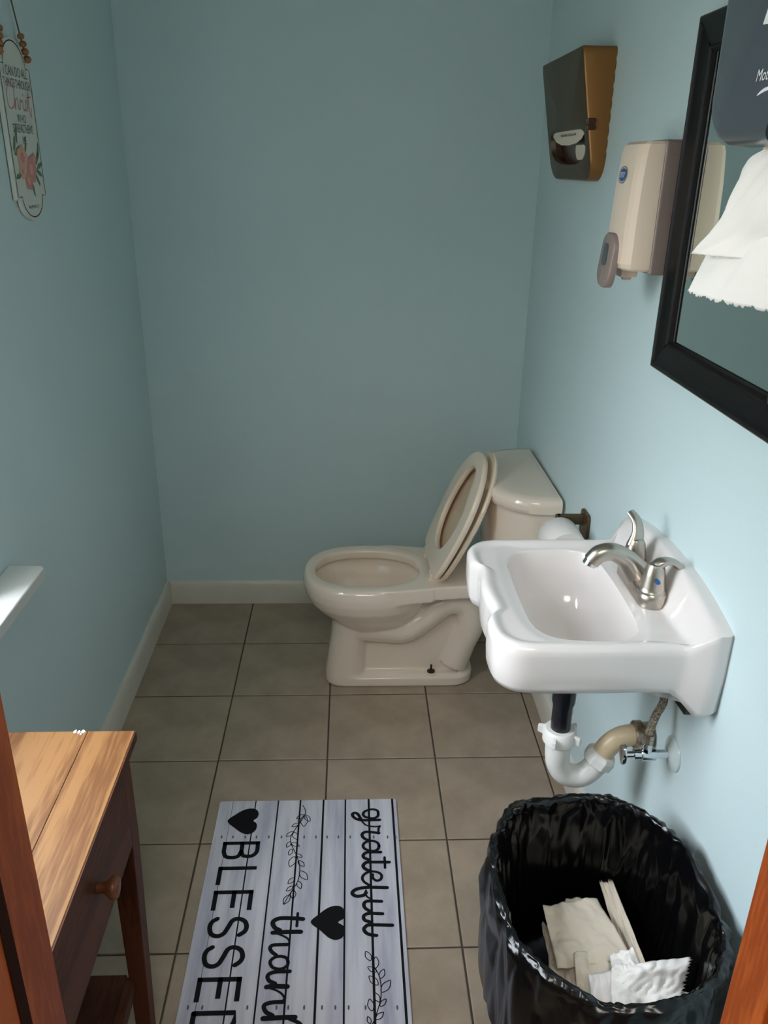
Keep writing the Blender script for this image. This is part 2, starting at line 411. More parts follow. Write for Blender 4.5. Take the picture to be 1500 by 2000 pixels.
def slab(x0, x1, hw, z0, z1, r, hw1=None):
    hw1 = hw1 or hw
    o = rrect(x0, x1, -1, 1, .001)
    P = []
    for (x, y) in rrect(x0, x1, -hw, hw, r): P.append((x, TY+y*(1+(hw1/hw-1)*((x-x0)/(x1-x0))), 0))
    return gloft([[(x, y, z) for x, y, _ in P] for z in (z0, z1)])
shelf = slab(.232, .50, .145, .345, .390, .03, .115)
wings = [gprism([(x, TY+s*y, .340) for x, y in ((.09, .165), (.14, .135), (.19, .112), (.25, .06), (.25, .146), (.20, .155), (.14, .165))], (0, 0, .050)) for s in (-1, 1)]
ped = gloft([[(x, TY+y*k, z) for x, y in rrect(x0, x1, -.088, .088, .055)] for z, x0, x1, k in ((0, -.082, .05, 1), (.03, -.080, .05, 1), (.10, -.072, .05, .97), (.18, -.06, .055, .98), (.25, -.055, .08, 1.05))])
web = slab(.0, .365, .05, 0, .28, .045)
foot = slab(-.083, .402, .09, 0, .034, .07)
foot2 = slab(.03, .39, .08, .03, .042, .06)
traps = []
for s in (-1, 1):
    traps.append(tube_s([(.02, TY+s*.035, .20), (.10, TY+s*.05, .205), (.17, TY+s*.052, .195), (.235, TY+s*.05, .235), (.30, TY+s*.05, .292), (.36, TY+s*.045, .285), (.385, TY+s*.045, .22), (.362, TY+s*.04, .14), (.335, TY+s*.035, .06)], [.05, .052, .044, .042, .044, .046, .046, .045, .05], 6, 18))
neck = slab(.34, .50, .06, .27, .36, .03)
body = obj('bowl', *cat_geo(gb, shelf, *wings, ped, web, foot, foot2, *traps, neck), M['bone'], toilet)
rm = body.modifiers.new('remesh', 'REMESH'); rm.mode = 'VOXEL'; rm.voxel_size = .0042; rm.use_smooth_shade = True
sm = body.modifiers.new('smooth', 'SMOOTH'); sm.factor = .5; sm.iterations = 7
obj('water', *glathe([(.05, 0), (.001, .0005)], (.085, TY, .185), (0, 0, 1)), M['water'], toilet)
# tank and its lid: bowed front, flat back on the wall side
def dshape(z, xback, depth, hw, e=2.7, n=40):
    P = []
    for j in range(n+1):
        q = PI*j/n; c = math.cos(q); s = math.sin(q)
        P.append((xback - abs(s)**(2/e)*depth, TY + math.copysign(abs(c)**(2/e), c)*hw, z))
    return P
obj('tank', *gloft([dshape(.388, .578, .155, .175), dshape(.40, .58, .165, .19), dshape(.52, .582, .172, .205), dshape(.668, .584, .178, .215)]), M['bone'], toilet, smooth=50)
lidr = [(.664, .188, .226), (.668, .198, .236), (.690, .200, .238), (.702, .197, .235), (.7095, .188, .226), (.712, .165, .205), (.7125, .10, .13)]
obj('tank_lid', *gloft([dshape(z, .588-(.005 if k in (0, 5) else 0) - (.03 if k == 6 else 0), d, h) for k, (z, d, h) in enumerate(lidr)]), M['bone'], toilet, smooth=60)
lev = obj('flush_lever', *cat_geo(glathe([(.012, 0), (.012, .012)], (.436, TY+.16, .62), (-1, 0, 0), 16), tube_s([(.42, TY+.16, .62), (.415, TY+.13, .617), (.415, TY+.09, .61)], [.007, .006, .005], 4, 10)), M['chrome'], toilet, smooth=60)
# raised seat ring and lid
def leaf(hx, hz, ang, s_off, L, hw, w0, t0, t1, hole=None, n=72):
    """outline in the hinged plane, s up the plane, y across; t0..t1 thickness toward the back"""
    d = Vector((math.sin(ang), 0, math.cos(ang))); nb = Vector((math.cos(ang), 0, -math.sin(ang))); o = Vector((hx, TY, hz))
    def pt(s, y, t): return o + d*s + Vector((0, y, 0)) + nb*t
    out_ = []
    sc_ = L*.50
    for j in range(n):
        q = 2*PI*j/n; c, s = math.cos(q), math.sin(q)
        if s >= 0: out_.append((sc_+s*(L-sc_), c*hw))
        else:
            k = -s; yw = hw*abs(c)**.62
            yw = max(yw, w0 if k > .93 else 0) if abs(c) > 1e-6 else 0
            out_.append((sc_ - k**1.0*(sc_-s_off), math.copysign(min(hw, w0+(hw-w0)*abs(c)**.9) if k < .97 else w0*abs(c)/.243, c)))
    e = .006
    def ring(scale, t): 
        m_ = sum(p[0] for p in out_)/n
        return [pt(m_+(s-m_)*scale, y*scale, t) for s, y in out_]
    if hole is None:
        rings = [ring(.0, t0+.004), ring(.9, t0+.004), ring(.965, t0+.0), ring(.99, t0+.002), ring(1, t0+e), ring(1, t1-e), ring(.98, t1), ring(.0, t1)]
        return gloft(rings, False, False)
    s0, s1, hh = hole; sm_ = s0+(s1-s0)*.45
    hp = []
    for j in range(n):
        q = 2*PI*j/n; c, s = math.cos(q), math.sin(q)
        hp.append((sm_ + (s*(s1-sm_) if s > 0 else s*(sm_-s0)), math.copysign(abs(c)**.9, c)*hh))
    def hring(k, t): return [pt(sm_+(s-sm_)*k, y*k, t) for s, y in hp]
    rings = [hring(1.03, t1), hring(1, t1-e), hring(1, t0+e), hring(1.03, t0), ring(.985, t0), ring(1, t0+e), ring(1, t1-e), ring(.985, t1), hring(1.03, t1)]
    return gloft(rings, False, False)
ANG = math.radians(23)
sv, sf = leaf(.243, .412, ANG, 0, .385, .178, .118, 0, .017, (.062, .335, .108))
seat = obj('seat', sv, sf, M['seat'], toilet, smooth=50)
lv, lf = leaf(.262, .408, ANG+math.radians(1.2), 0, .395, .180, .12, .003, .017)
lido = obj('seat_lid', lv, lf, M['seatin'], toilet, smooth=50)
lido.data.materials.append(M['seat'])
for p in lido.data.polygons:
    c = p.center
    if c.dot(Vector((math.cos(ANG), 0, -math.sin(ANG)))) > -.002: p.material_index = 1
for s in (-1, 1):
    hg = obj('hinge', *cat_geo(gbox(.238, .29, TY+s*.085-.016, TY+s*.085+.016, .389, .402), glathe([(.009, -.018), (.009, .018)], (.25, TY+s*.085, .409), (0, 1, 0), 14)), M['seat'], toilet, bevel=.003)
b_ = obj('floor_bolt', *cat_geo(glathe([(.0135, 0), (.0125, .006), (.004, .008)], (.262, TY-.068, .0415), (0, 0, 1), 18), glathe([(.0040, 0), (.0035, .024)], (.262, TY-.068, .045), (0, 0, 1), 10)), M['bolt'], toilet, smooth=40)
obj('bolt_washer', *glathe([(.019, 0), (.0185, .003), (.012, .0032)], (.262, TY-.068, .0408), (0, 0, 1), 20), M['seat'], b_, smooth=40)

# ------------------------------------------------------------------ wall hung sink
SY = 1.31; SZr = .850
sink = thing('wall_sink', (XR, SY, .73), 'white porcelain wall-hung sink with scalloped front edge and arched back', 'sink')
half = [(.598, .236), (.575, .236), (.557, .230), (.545, .215), (.50, .209), (.40, .210), (.32, .209), (.285, .207), (.262, .200), (.245, .185), (.235, .165), (.232, .135), (.233, .108), (.239, .097), (.2465, .088), (.2455, .060), (.2415, .03)]
plan = [Vector((x, SY-y, 0)) for x, y in half] + [Vector((.240, SY, 0))] + [Vector((x, SY+y, 0)) for x, y in reversed(half)]
planS = [plan[0]] + catmull(plan[1:-1], 6) + [plan[-1]]
bowlP = catmull([(.488, SY-.11, 0), (.492, SY, 0), (.488, SY+.11, 0), (.474, SY+.155, 0), (.44, SY+.172, 0), (.385, SY+.172, 0), (.335, SY+.160, 0), (.308, SY+.12, 0), (.303, SY+.05, 0), (.303, SY-.05, 0), (.308, SY-.12, 0), (.335, SY-.160, 0), (.385, SY-.172, 0), (.44, SY-.172, 0), (.474, SY-.155, 0)], 8, True)
BC = Vector((.405, SY, 0)); NS = 208
def radial(poly, q):
    d = Vector((math.cos(q), math.sin(q), 0)); best = 0; n = len(poly)
    for i in range(n):
        a, b = poly[i]-BC, poly[(i+1) % n]-BC; e = b-a
        den = d.x*e.y-d.y*e.x
        if abs(den) < 1e-12: continue
        t = (a.x*e.y-a.y*e.x)/den; u = (a.x*d.y-a.y*d.x)/den
        if -1e-6 <= u <= 1+1e-6 and t > best: best = t
    return best
ang = [2*PI*j/NS for j in range(NS)]
RB = [radial(bowlP, q) for q in ang]; RO = [radial(planS, q) for q in ang]
def back_h(x, y):
    t = abs(y-SY)/.236
    return sstep(.541, .577, x)*(.040+.032*max(0, 1-t**2.2))
def pt(j, r, z): return Vector((BC.x+math.cos(ang[j])*r, BC.y+math.sin(ang[j])*r, z))
rings = []
for k, zz in ((.0, .705), (.12, .705), (.30, .708), (.5, .714), (.66, .724), (.78, .742), (.86, .764), (.915, .79), (.95, .815), (.975, .833), (.99, .8415), (1.0, .8455)):
    rings.append([pt(j, max(RB[j]*k, .0005), zz) for j in range(NS)])
for k in [i/22 for i in range(1, 23)]:
    R = []
    for j in range(NS):
        r = RB[j]+(RO[j]-RB[j])*k; p = pt(j, r, 0); d = RO[j]-r
        wall = sstep(.53, .56, p.x)
        lip = .0055*sstep(.034, .014, d)*(1-wall)
        rnd = -.010*max(0, 1-d/.012)**2*(1-wall)
        z = SZr - .004*sstep(.03, 0, r-RB[j]) + lip + rnd + back_h(p.x, p.y)
        R.append(pt(j, r, z))
    rings.append(R)
def wallk(j): return sstep(.535, .56, BC.x+math.cos(ang[j])*RO[j])
R1, R2, R3, R4, R5, R6 = [], [], [], [], [], []
for j in range(NS):
    p = rings[-1][j]; wk = wallk(j); zb = .764*(1-wk)+.733*wk
    R1.append(pt(j, RO[j]*(1+.004*(1-wk)), p.z-.010)); R2.append(pt(j, RO[j]*(1+.002*(1-wk)), (p.z+zb)/2))
    R3.append(pt(j, RO[j]*.99, zb+.012)); R4.append(pt(j, RO[j]*.965, zb))
    pw = pt(j, RO[j]*.82, 0); wk2 = sstep(.54, .56, pw.x)
    R5.append(pt(j, RO[j]*.82, (.755)*(1-wk2)+.735*wk2)); R6.append(pt(j, RB[j]*.55, .690))
rings += [R1, R2, R3, R4, R5, R6]
R7 = [pt(j, .03, .682) for j in range(NS)]; rings.append(R7)
obj('basin', *gloft(rings, True, True), M['porc'], sink, smooth=60)
obj('drain', *glathe([(.027, 0), (.029, .002), (.024, .0035), (.012, .001), (.0005, .0005)], (BC.x, SY, .7052), (0, 0, 1), 28), M['chrome'], sink, smooth=50)

# ------------------------------------------------------------------ faucet
FX, FZ = .532, .851
fa = thing('faucet', (FX, SY, FZ), 'brushed nickel two-handle faucet on the white sink', 'faucet')
st_o = [(FX+.026*math.cos(q)*1.0, SY+(.056 if math.sin(q) >= 0 else -.056)+.026*math.sin(q)) for q in [2*PI*j/40 for j in range(40)]]
def stad(k, z): return [(FX+(x-FX)*k, SY+(y-SY)*(1-(1-k)*.35), z) for x, y in st_o]
obj('base_plate', *gloft([stad(1, FZ), stad(1, FZ+.014), stad(.97, FZ+.021), stad(.86, FZ+.025)]), M['nickel'], fa, smooth=50)
Yv = Vector((0, 1, 0))
sp_pts = [(FX+.004, SY, FZ+.012), (FX-.012, SY, FZ+.034), (FX-.036, SY, FZ+.060), (FX-.062, SY, FZ+.073), (FX-.084, SY, FZ+.069), (FX-.098, SY, FZ+.054)]
spo = obj('spout', *tube_s(sp_pts, [.030, .024, .018, .0165, .0165, .0155], 7, 22), M['nickel'], fa, smooth=80)
obj('aerator', *glathe([(.0128, 0), (.0128, .009), (.009, .0095)], (FX-.0975, SY, FZ+.056), (-.42, 0, -.9), 22), M['chrome'], spo, smooth=50)
def handle(y, far):
    hd = obj('handle', *glathe([(.0255, 0), (.0255, .004), (.0235, .006), (.0225, .012), (.019, .032), (.0165, .045), (.0125, .053), (.005, .056)], (FX, y, FZ+.022), (0, 0, 1), 28), M['nickel'], fa, smooth=40)
    if far: P = [(FX-.004, y-.004, FZ+.062), (FX+.002, y+.004, FZ+.085), (FX+.001, y+.016, FZ+.104), (FX-.008, y+.030, FZ+.116)]; rr = [.016, .0125, .011, .009]
    else: P = [(FX-.004, y, FZ+.066), (FX+.012, y, FZ+.079), (FX+.030, y, FZ+.078), (FX+.046, y, FZ+.066)]; rr = [.012, .0125, .0115, .0095]
    fv = Vector((0, -.5, .86)) if far else Vector((.2, 0, 1)).normalized()
    obj('lever', *tube_s(P, rr, 6, 16, flat=(Vector((.3, -.75, .6)).normalized() if far else fv, .5)), M['nickel'], hd, smooth=80)
    return hd
hn = handle(SY-.052, False); handle(SY+.052, True)
dotc = Vector((FX-.0012, SY-.052-.0207, FZ+.050))
n_ = Vector((-.10, -.97, .22)).normalized(); u_ = n_.orthogonal().normalized(); v2 = n_.cross(u_)
obj('cold_mark', *gflat([dotc+n_*.0010+u_*.0042*math.cos(2*PI*j/16)+v2*.0055*math.sin(2*PI*j/16) for j in range(16)], n_, .0006), M['blue_ink'], hn)
obj('lift_rod', *cat_geo(glathe([(.0028, 0), (.0028, .02)], (FX+.020, SY+.012, FZ+.02), (0, 0, 1), 10), glathe([(.003, 0), (.0065, .003), (.007, .008), (.003, .011)], (FX+.020, SY+.012, FZ+.036), (0, 0, 1), 16)), M['nickel'], fa, smooth=50)

# ------------------------------------------------------------------ waste trap under the sink
PX, PY = .412, 1.30
tr = thing('drain_trap', (PX, PY, .43), 'black tailpiece with white and yellowed plastic P-trap below the sink', 'drain pipe')
obj('tailpiece', *cat_geo(glathe([(.0195, .505), (.0195, .60), (.0225, .61), (.0225, .69)], (PX, PY, 0), (0, 0, 1), 24), tube_s([(PX+.015, PY-.008, .655), (PX+.045, PY-.012, .655), (PX+.062, PY-.012, .652)], [.009, .006, .004], 4, 10)), M['black'], tr, smooth=50)
nut = obj('slip_nut', *glathe([(.030, .515), (.033, .518), (.033, .540), (.028, .546), (.0205, .547)], (PX, PY, 0), (0, 0, 1), 28), M['pvc'], tr, smooth=40)
for a in (0.5, 2.6, 4.2, 5.6):
    c = Vector((PX+.036*math.cos(a), PY+.036*math.sin(a), .530)); t_ = Vector((-math.sin(a), math.cos(a), 0)); o_ = Vector((math.cos(a), math.sin(a), 0))
    obj('wing', *gprism([c-o_*.008-t_*.006+Vector((0, 0, -.012)), c+o_*.008-t_*.003+Vector((0, 0, -.006)), c+o_*.008-t_*.003+Vector((0, 0, .010)), c-o_*.008-t_*.006+Vector((0, 0, .012))], t_*.008), M['pvc'], nut, bevel=.002)
obj('trap_bend', *tube_s([(PX, PY, .525), (PX, PY, .49), (PX+.003, PY, .462), (PX+.018, PY, .436), (PX+.045, PY, .427), (PX+.068, PY, .438), (PX+.086, PY, .464)], [.026, .025, .0235, .0235, .0235, .0235, .0235], 6, 22), M['pvc'], tr, smooth=80)
obj('union_nut', *glathe([(.0245, -.014), (.032, -.012), (.033, .006), (.027, .014), (.0235, .015)], (PX+.087, PY, .472), (.45, 0, .9), 8), M['pvc'], tr, bevel=.002)
obj('trap_arm', *tube_s([(PX+.085, PY, .466), (PX+.097, PY, .495), (PX+.115, PY, .516), (PX+.135, PY, .525), (PX+.16, PY, .526)], .0215, 6, 22), M['pvcb'], tr, smooth=80)
obj('wall_nut', *glathe([(.0225, 0), (.029, .003), (.030, .016), (.026, .020), (.026, .034)], (PX+.146, PY, .526), (1, 0, 0), 14), M['rust'], tr, smooth=40)

# ------------------------------------------------------------------ stop valve and supply hose
VY, VZ = 1.20, .562
va = thing('stop_valve', (XR, VY, VZ), 'chrome water shut-off valve with oval knob on the wall below the sink', 'valve')
obj('wall_flange', *glathe([(.034, 0), (.033, .003), (.020, .008), (.009, .011)], (XR-.0005, VY, VZ), (-1, 0, 0), 30), M['flange'], va, smooth=50)
obj('valve_body', *cat_geo(glathe([(.0085, -.03), (.0085, .0), (.0125, .001), (.0125, .026), (.010, .027), (.010, .040), (.006, .041), (.006, .058)], (XR-.035, VY, VZ), (-1, 0, 0), 18), glathe([(.010, 0), (.010, .022), (.0085, .024), (.0085, .03)], (XR-.052, VY, VZ), (0, 0, 1), 16)), M['chrome'], va, smooth=40)
obj('oval_knob', *gloft([[(XR-.091-dx, VY+.0145*k*math.cos(q), VZ+.022*k*math.sin(q)) for q in [2*PI*j/28 for j in range(28)]] for k, dx in ((.7, 0), (.97, .001), (1, .004), (.9, .007), (.55, .0075))]), M['chrome'], va, smooth=50)
obj('supply_hose', *tube_s([(XR-.052, VY, VZ+.026), (XR-.050, VY+.004, VZ+.05), (XR-.040, VY+.012, VZ+.078), (XR-.026, VY+.022, VZ+.105), (XR-.024, VY+.05, VZ+.14), (XR-.036, VY+.07, VZ+.17)], [.0095, .0075, .0075, .0075, .0075, .0075], 8, 14), M['braid'], va, smooth=80)
obj('hose_ferrule', *glathe([(.0105, 0), (.0105, .008), (.009, .009), (.0105, .010), (.0105, .018), (.008, .019)], (XR-.052, VY, VZ+.026), (.06, .1, 1), 18), M['rust'], va, smooth=40)
bk = thing('sink_bracket', (XR-.02, SY, .70), 'black metal hanger bracket tucked under the back of the sink', 'bracket')
obj('plate', *gprism([(XR-.012, 1.135, .748), (XR-.012, 1.40, .748), (XR-.012, 1.36, .715), (XR-.012, 1.22, .672), (XR-.012, 1.165, .676)], (.011, 0, 0)), M['black'], bk)

# ------------------------------------------------------------------ toilet paper
hd = thing('paper_holder', (XR, 1.88, .735), 'dark bronze toilet paper bracket on the wall behind the sink', 'paper holder')
obj('wall_plate', *gprism([(XR-.0005, 1.86+a, .732+b) for a, b in rrect(-.016, .05, -.036, .030, .012)], (-.008, 0, 0)), M['bronze_front'], hd, bevel=.002)
obj('arm', *cat_geo(gbox(.520, XR-.004, 1.876, 1.892, .726, .752), gbox(.519, .533, 1.876, 1.892, .690, .752), gbox(.519, .533, 1.765, 1.892, .693, .707)), M['bronze_front'], hd, bevel=.003)
rl = thing('toilet_paper_roll', (  .526, 1.82, .70), 'white toilet paper roll on the bronze holder beside the tank', 'toilet paper')
def roll_ring(r, y): return [(.526+r*math.cos(q), y, .70+r*math.sin(q)) for q in [2*PI*j/48 for j in range(48)]]
obj('tissue', *gloft([roll_ring(r, y) for r, y in ((.021, 1.772), (.0485, 1.772), (.051, 1.775), (.051, 1.868), (.0485, 1.871), (.021, 1.871), (.021, 1.772))], False, False), M['tp'], rl, smooth=40)
obj('core', *gloft([roll_ring(r, y) for r, y in ((.0205, 1.7725), (.0205, 1.8705), (.0195, 1.8705), (.0195, 1.7725), (.0205, 1.7725))], False, False), M['card'], rl, smooth=40)

# ------------------------------------------------------------------ seat cover dispenser
sd = thing('seat_cover_dispenser', (XR, 2.28, 1.53), 'bronze metal seat cover dispenser on the wall above the toilet', 'dispenser')
Y0, Y1, Z0, Z1 = 2.066, 2.49, 1.530, 1.813
def front_x(z): return XR - .028 - (z-Z0)/(Z1-Z0)*.052
oy = rrect(Y0, Y1, Z0, Z1, .03, 6)
def out_c(inset):                        # outline: small radius on top, large at the bottom
    P = []
    for cy, cz, r, a in ((Y1-.012, Z1-.012, .012, 0), (Y0+.012, Z1-.012, .012, 90), (Y0+.055, Z0+.055, .055, 180), (Y1-.055, Z0+.055, .055, 270)):
        for j in range(8):
            q = math.radians(a+90*j/7); P.append((cy+(r-inset)*math.cos(q), cz+(r-inset)*math.sin(q)))
    return P
OUT = out_c(0)
oc = Vector((0, 2.285, 1.615)); hole = []
for j in range(32):                      # the opening: flat top with a deep rounded belly
    cy, cz = OUT[j]
    hole.append(None)
hy, hz = .088, .052
NP = 64
def resamp(P, n):
    P = [Vector((0, a, b)) for a, b in P]; L = [0]
    for i in range(len(P)): L.append(L[-1]+(P[(i+1) % len(P)]-P[i]).length)
    R = []
    for k in range(n):
        s = L[-1]*k/n; i = max(j for j in range(len(P)) if L[j] <= s); t = (s-L[i])/max(1e-9, L[i+1]-L[i]); R.append(P[i].lerp(P[(i+1) % len(P)], t))
    return R
OUTS = resamp(OUT, 128)
HC = Vector((0, 2.28, 1.612))
def hole_pt(d):                          # opening in direction d from its middle
    a = math.atan2(d.z, d.y); c, s = math.cos(a), math.sin(a)
    e = 2.6 if s < 0 else 6; r = 1/((abs(c)/.178)**e+(abs(s)/(.034 if s > 0 else .046))**e)**(1/e)
    return HC+Vector((0, c*r, s*r))
HOL = [hole_pt(p-HC) for p in OUTS]
def fx(p, off=0): return Vector((front_x(p.z)+off, p.y, p.z))
C0 = Vector((0, 2.278, 1.67))
ins = [p+(C0-p).normalized()*.005 for p in OUTS]
rings = [[Vector((XR, p.y, p.z)) for p in OUTS], [fx(p, .005) for p in OUTS], [fx(q, .0012) for q in [a.lerp(b, .6) for a, b in zip(OUTS, ins)]], [fx(p) for p in ins], [fx(p) for p in HOL]]
cov = obj('side_shell', *gloft(rings[:3], False, False), M['bronze'], sd, smooth=50)
obj('front_panel', *gloft([rings[2], rings[3], rings[4], [fx(HC+(p-HC)*.97, .012) for p in HOL]], False, False), M['bronze_front'], sd, smooth=40)
obj('opening_pocket', *gloft([[fx(HC+(p-HC)*.97, .012) for p in HOL], [fx(HC+(p-HC)*.9, .024) for p in HOL]], False, True), M['brown'], sd, smooth=40)
lab = [fx(HC+Vector((0, a, b)), .0045) for a, b in [(-.166, .026), (-.150, .034), (.150, .034), (.163, .024), (.13, .010), (.075, .002), (0, .0), (-.08, .004), (-.13, .012)]]
flap = obj('paper_flap', *gprism(lab, (.0008, 0, 0)), M['cream_paper'], sd)
g = []
for k in range(22):
    if k == 11: continue
    y = HC.y-.085+k*.0072; g.append(gbox(0, .0003, y, y+.0028, HC.z+.021, HC.z+.021+random.choice((.004, .0055, .0065))))
V, Fc = cat_geo(*g)
obj('flap_lettering', [Vector((front_x(v[2])+.0038, v[1], v[2])) for v in V], Fc, M['ink'], flap)
obj('paper_stack', *gprism([fx(HC+Vector((0, a, b)), .017) for a, b in rrect(-.118, -.018, -.034, .0, .016)], (.001, 0, 0)), M['cream_paper'], sd)
lt_ = obj('latch', *gbox(front_x(1.652)-.003, front_x(1.652)+.017, Y0-.007, Y0+.012, 1.640, 1.652), M['brown'], sd, bevel=.003)
obj('latch_lug', *gbox(front_x(1.652)-.003, front_x(1.652)+.017, Y0-.007, Y0+.012, 1.6535, 1.665), M['brown'], lt_, bevel=.003)
pe = [Vector((XR, Y0-.001-.0012*abs(noise.noise(Vector((z_*60, 0, 1)))), z_)) for z_ in [Z0+.05+.0045*k for k in range(48)]]
for k in range(0, 46, 3):
    obj('paint_chip', *gprism([pe[k]+Vector((-.0012, 0, 0)), pe[k+2]+Vector((-.0012, 0, 0)), pe[k+2]+Vector((-.0012, .003, 0)), pe[k]+Vector((-.0012, .003, 0))], (.0006, 0, 0)), M['sill'] if k % 2 else M['ink'], sd)

# ------------------------------------------------------------------ soap dispenser
so = thing('soap_dispenser', (XR, 1.62, 1.37), 'cream and taupe push soap dispenser on the wall left of the mirror', 'soap dispenser')
box('back_housing', .5475, XR-.0005, 1.535, 1.678, 1.378, 1.607, M['taupe'], so, bevel=.006, seg=3)
sec = [(.548, 1.537), (.530, 1.5375), (.514, 1.540), (.504, 1.546), (.4995, 1.557), (.498, 1.58), (.4975, 1.605), (.498, 1.63), (.4995, 1.650), (.506, 1.663), (.52, 1.672), (.548, 1.676)]
def cov_ring(z, k, ky=1.0): return [(.548-(.548-x)*k, 1.606+(y-1.606)*ky, z) for x, y in sec]
obj('cover', *gloft([cov_ring(1.384, .80, .90), cov_ring(1.388, .93, .97), cov_ring(1.396, 1.0, 1), cov_ring(1.46, 1.0, 1), cov_ring(1.54, .93, 1), cov_ring(1.588, .83, 1), cov_ring(1.599, .76, .97), cov_ring(1.604, .60, .9)]), M['cream'], so, smooth=16)
lvp = [(a, b) for a, b in rrect(1.572, 1.650, 1.347, 1.447, .030, 6)]
def lever_x(z): return .4885 - .005*sstep(1.43, 1.36, z)
lever = obj('push_lever', *gloft([[(lever_x(z)+.014, y, z) for y, z in lvp], [(lever_x(z)+.003, y, z) for y, z in lvp], [(lever_x(z), 1.611+(y-1.611)*.92, 1.396+(z-1.396)*.95) for y, z in lvp]]), M['taupe'], so, smooth=50)
obj('finger_window', *gprism([(lever_x(b)-.0012, a, b) for a, b in rrect(1.600, 1.628, 1.388, 1.428, .008, 4)], (.003, 0, 0)), M['smoke'], lever)
obj('nozzle', *cat_geo(gbox(.514, .546, 1.59, 1.622, 1.368, 1.386), gbox(.522, .538, 1.598, 1.614, 1.362, 1.37)), M['cream'], so, bevel=.002)
lc = Vector((.5030, 1.610, 1.548))
nl = Vector((-1, 0, .09)).normalized(); ul = Vector((0, -1, 0)); vl = ul.cross(nl).normalized()
if vl.z < 0: vl = -vl
def lpt(r1, r2, j, n=28): return lc + ul*r1*math.cos(2*PI*j/n) + vl*r2*math.sin(2*PI*j/n)
lg = obj('logo', *gflat([lpt(.020, .0112, j) for j in range(28)], nl, .0022), M['blue_ink'], so)
obj('logo_ring', *gribbon([lpt(.0245, .0140, j) for j in range(28)], .0016, nl, .0022, True), M['sign_text'], lg)
g = []
for k, dx in enumerate((-.011, -.0035, .004, .0115)):
    c = lc+ul*dx
    g.append(gribbon([c+ul*.0028*math.cos(2*PI*j/12)+vl*.0045*math.sin(2*PI*j/12) for j in range(12 if k % 2 == 0 else 9)], .0013, nl, .0027, k % 2 == 0))
obj('logo_lettering', *cat_geo(*g), M['white_ink'], lg)

# ------------------------------------------------------------------ mirror
mi = thing('wall_mirror', (XR, 1.28, 1.21), 'mirror in a black wooden frame above the sink', 'mirror')
MY0, MY1, MZ0, MZ1 = 1.03, 1.528, 1.213, 1.79
prof = [(0, XR-.0005), (0, .574), (.003, .571), (.009, .570), (.013, .573), (.020, .575), (.036, .577), (.046, .578), (.050, .5755), (.054, .578), (.057, .584), (.057, XR-.0005)]
def mrect(d): return [(MY0+d, MZ0+d), (MY1-d, MZ0+d), (MY1-d, MZ1-d), (MY0+d, MZ1-d)]
for k in range(4):
    ringsA = []
    for d, x in prof:
        c = mrect(d); ringsA.append([(x, *c[k]), (x, *c[(k+1) % 4])])
    A = [r[0] for r in ringsA]; B = [r[1] for r in ringsA]
    obj('frame_rail', *gloft([A, B]), M['frame'], mi, smooth=25)
e = mrect(.0015)
for k in range(4):
    a, b = Vector((.5735, *e[k])), Vector((.5735, *e[(k+1) % 4]))
    obj('worn_edge', *gtube([a, b], .0014, 6), M['frame_edge'], mi)
c = mrect(.056)
obj('glass', *gprism([(.5855, *p) for p in c], (.003, 0, 0)), M['mirror'], mi)
for k in range(4):
    a, b = Vector((.5785, *mrect(.0545)[k])), Vector((.5785, *mrect(.0545)[(k+1) % 4])); n_b = int((b-a).length/.0036)
    P = [a.lerp(b, t/(2*n_b)) for t in range(2*n_b+1)]
    obj('bead_strip', *gtube(P, [.0022 if t % 2 else .0013 for t in range(2*n_b+1)], 6), M['frame'], mi, smooth=80)

# ------------------------------------------------------------------ paper towel dispenser with hanging towel
DF = .405
td = thing('towel_dispenser', (XR, .85, 1.58), 'smoked grey motion-sensing paper towel dispenser on the wall by the mirror', 'towel dispenser')
dsec = rrect(.66, 1.034, 1.582, 2.02, .034, 7)
def dring(x, k): return [(x, .847+(y-.847)*(1-k/.187), 1.80+(z-1.80)*(1-k/.219)) for y, z in dsec]
obj('cover', *gloft([dring(XR-.0005, .006), dring(.50, .004), dring(.455, 0), dring(.43, .002), dring(.417, .008), dring(.409, .017), dring(DF, .030)]), M['smoke'], td, smooth=60)
def dface(px, py): return wx(px, py, DF)
nf = Vector((-1, 0, 0))
obj('lettering', *gtext('Motion', .0155, dface(1476, 160), (0, -1, 0), (0, 0, 1), .0006, .25, 'LEFT', 1.0), M['white_ink'], td)
obj('swoosh', *gribbon(catmull([dface(1479, 187), dface(1490, 178), dface(1503, 172), dface(1530, 168)], 5), [.0004+.003*math.sin(PI*min(1, i/15))**.7 for i in range(16)], nf, .0006), M['white_ink'], td)
tri = [dface(1491, 48), dface(1503, 10), dface(1532, 6), dface(1552, 40)]
lg2 = obj('logo', *gflat(tri, nf, .0005), M['white_ink'], td)
cc = dface(1516, 34); obj('logo_ring', *gribbon([cc+Vector((0, .011*math.cos(2*PI*j/20), .009*math.sin(2*PI*j/20))) for j in range(20)], .0022, nf, .0009, True), M['smoke'], lg2)
cc = dface(1512, 252); obj('sensor_window', *gflat([cc+Vector((0, .016*math.cos(2*PI*j/24), .011*math.sin(2*PI*j/24))) for j in range(24)], nf, .0006), M['black'], td)
chp = catmull([(1.028, 1.585), (1.026, 1.560), (1.012, 1.545), (.98, 1.548)], 5) if False else [(1.022, 1.584), (1.022, 1.566), (1.016, 1.556), (1.0, 1.55), (.70, 1.55), (.69, 1.556), (.69, 1.584)]
obj('paper_chute', *gprism([(.478, y, z) for y, z in chp], (.05, 0, 0)), M['cream'], td, bevel=.002)
tw = thing('hanging_paper_towel', (.43, .9, 1.38), 'white torn paper towel hanging down in front of the mirror', 'paper towel')
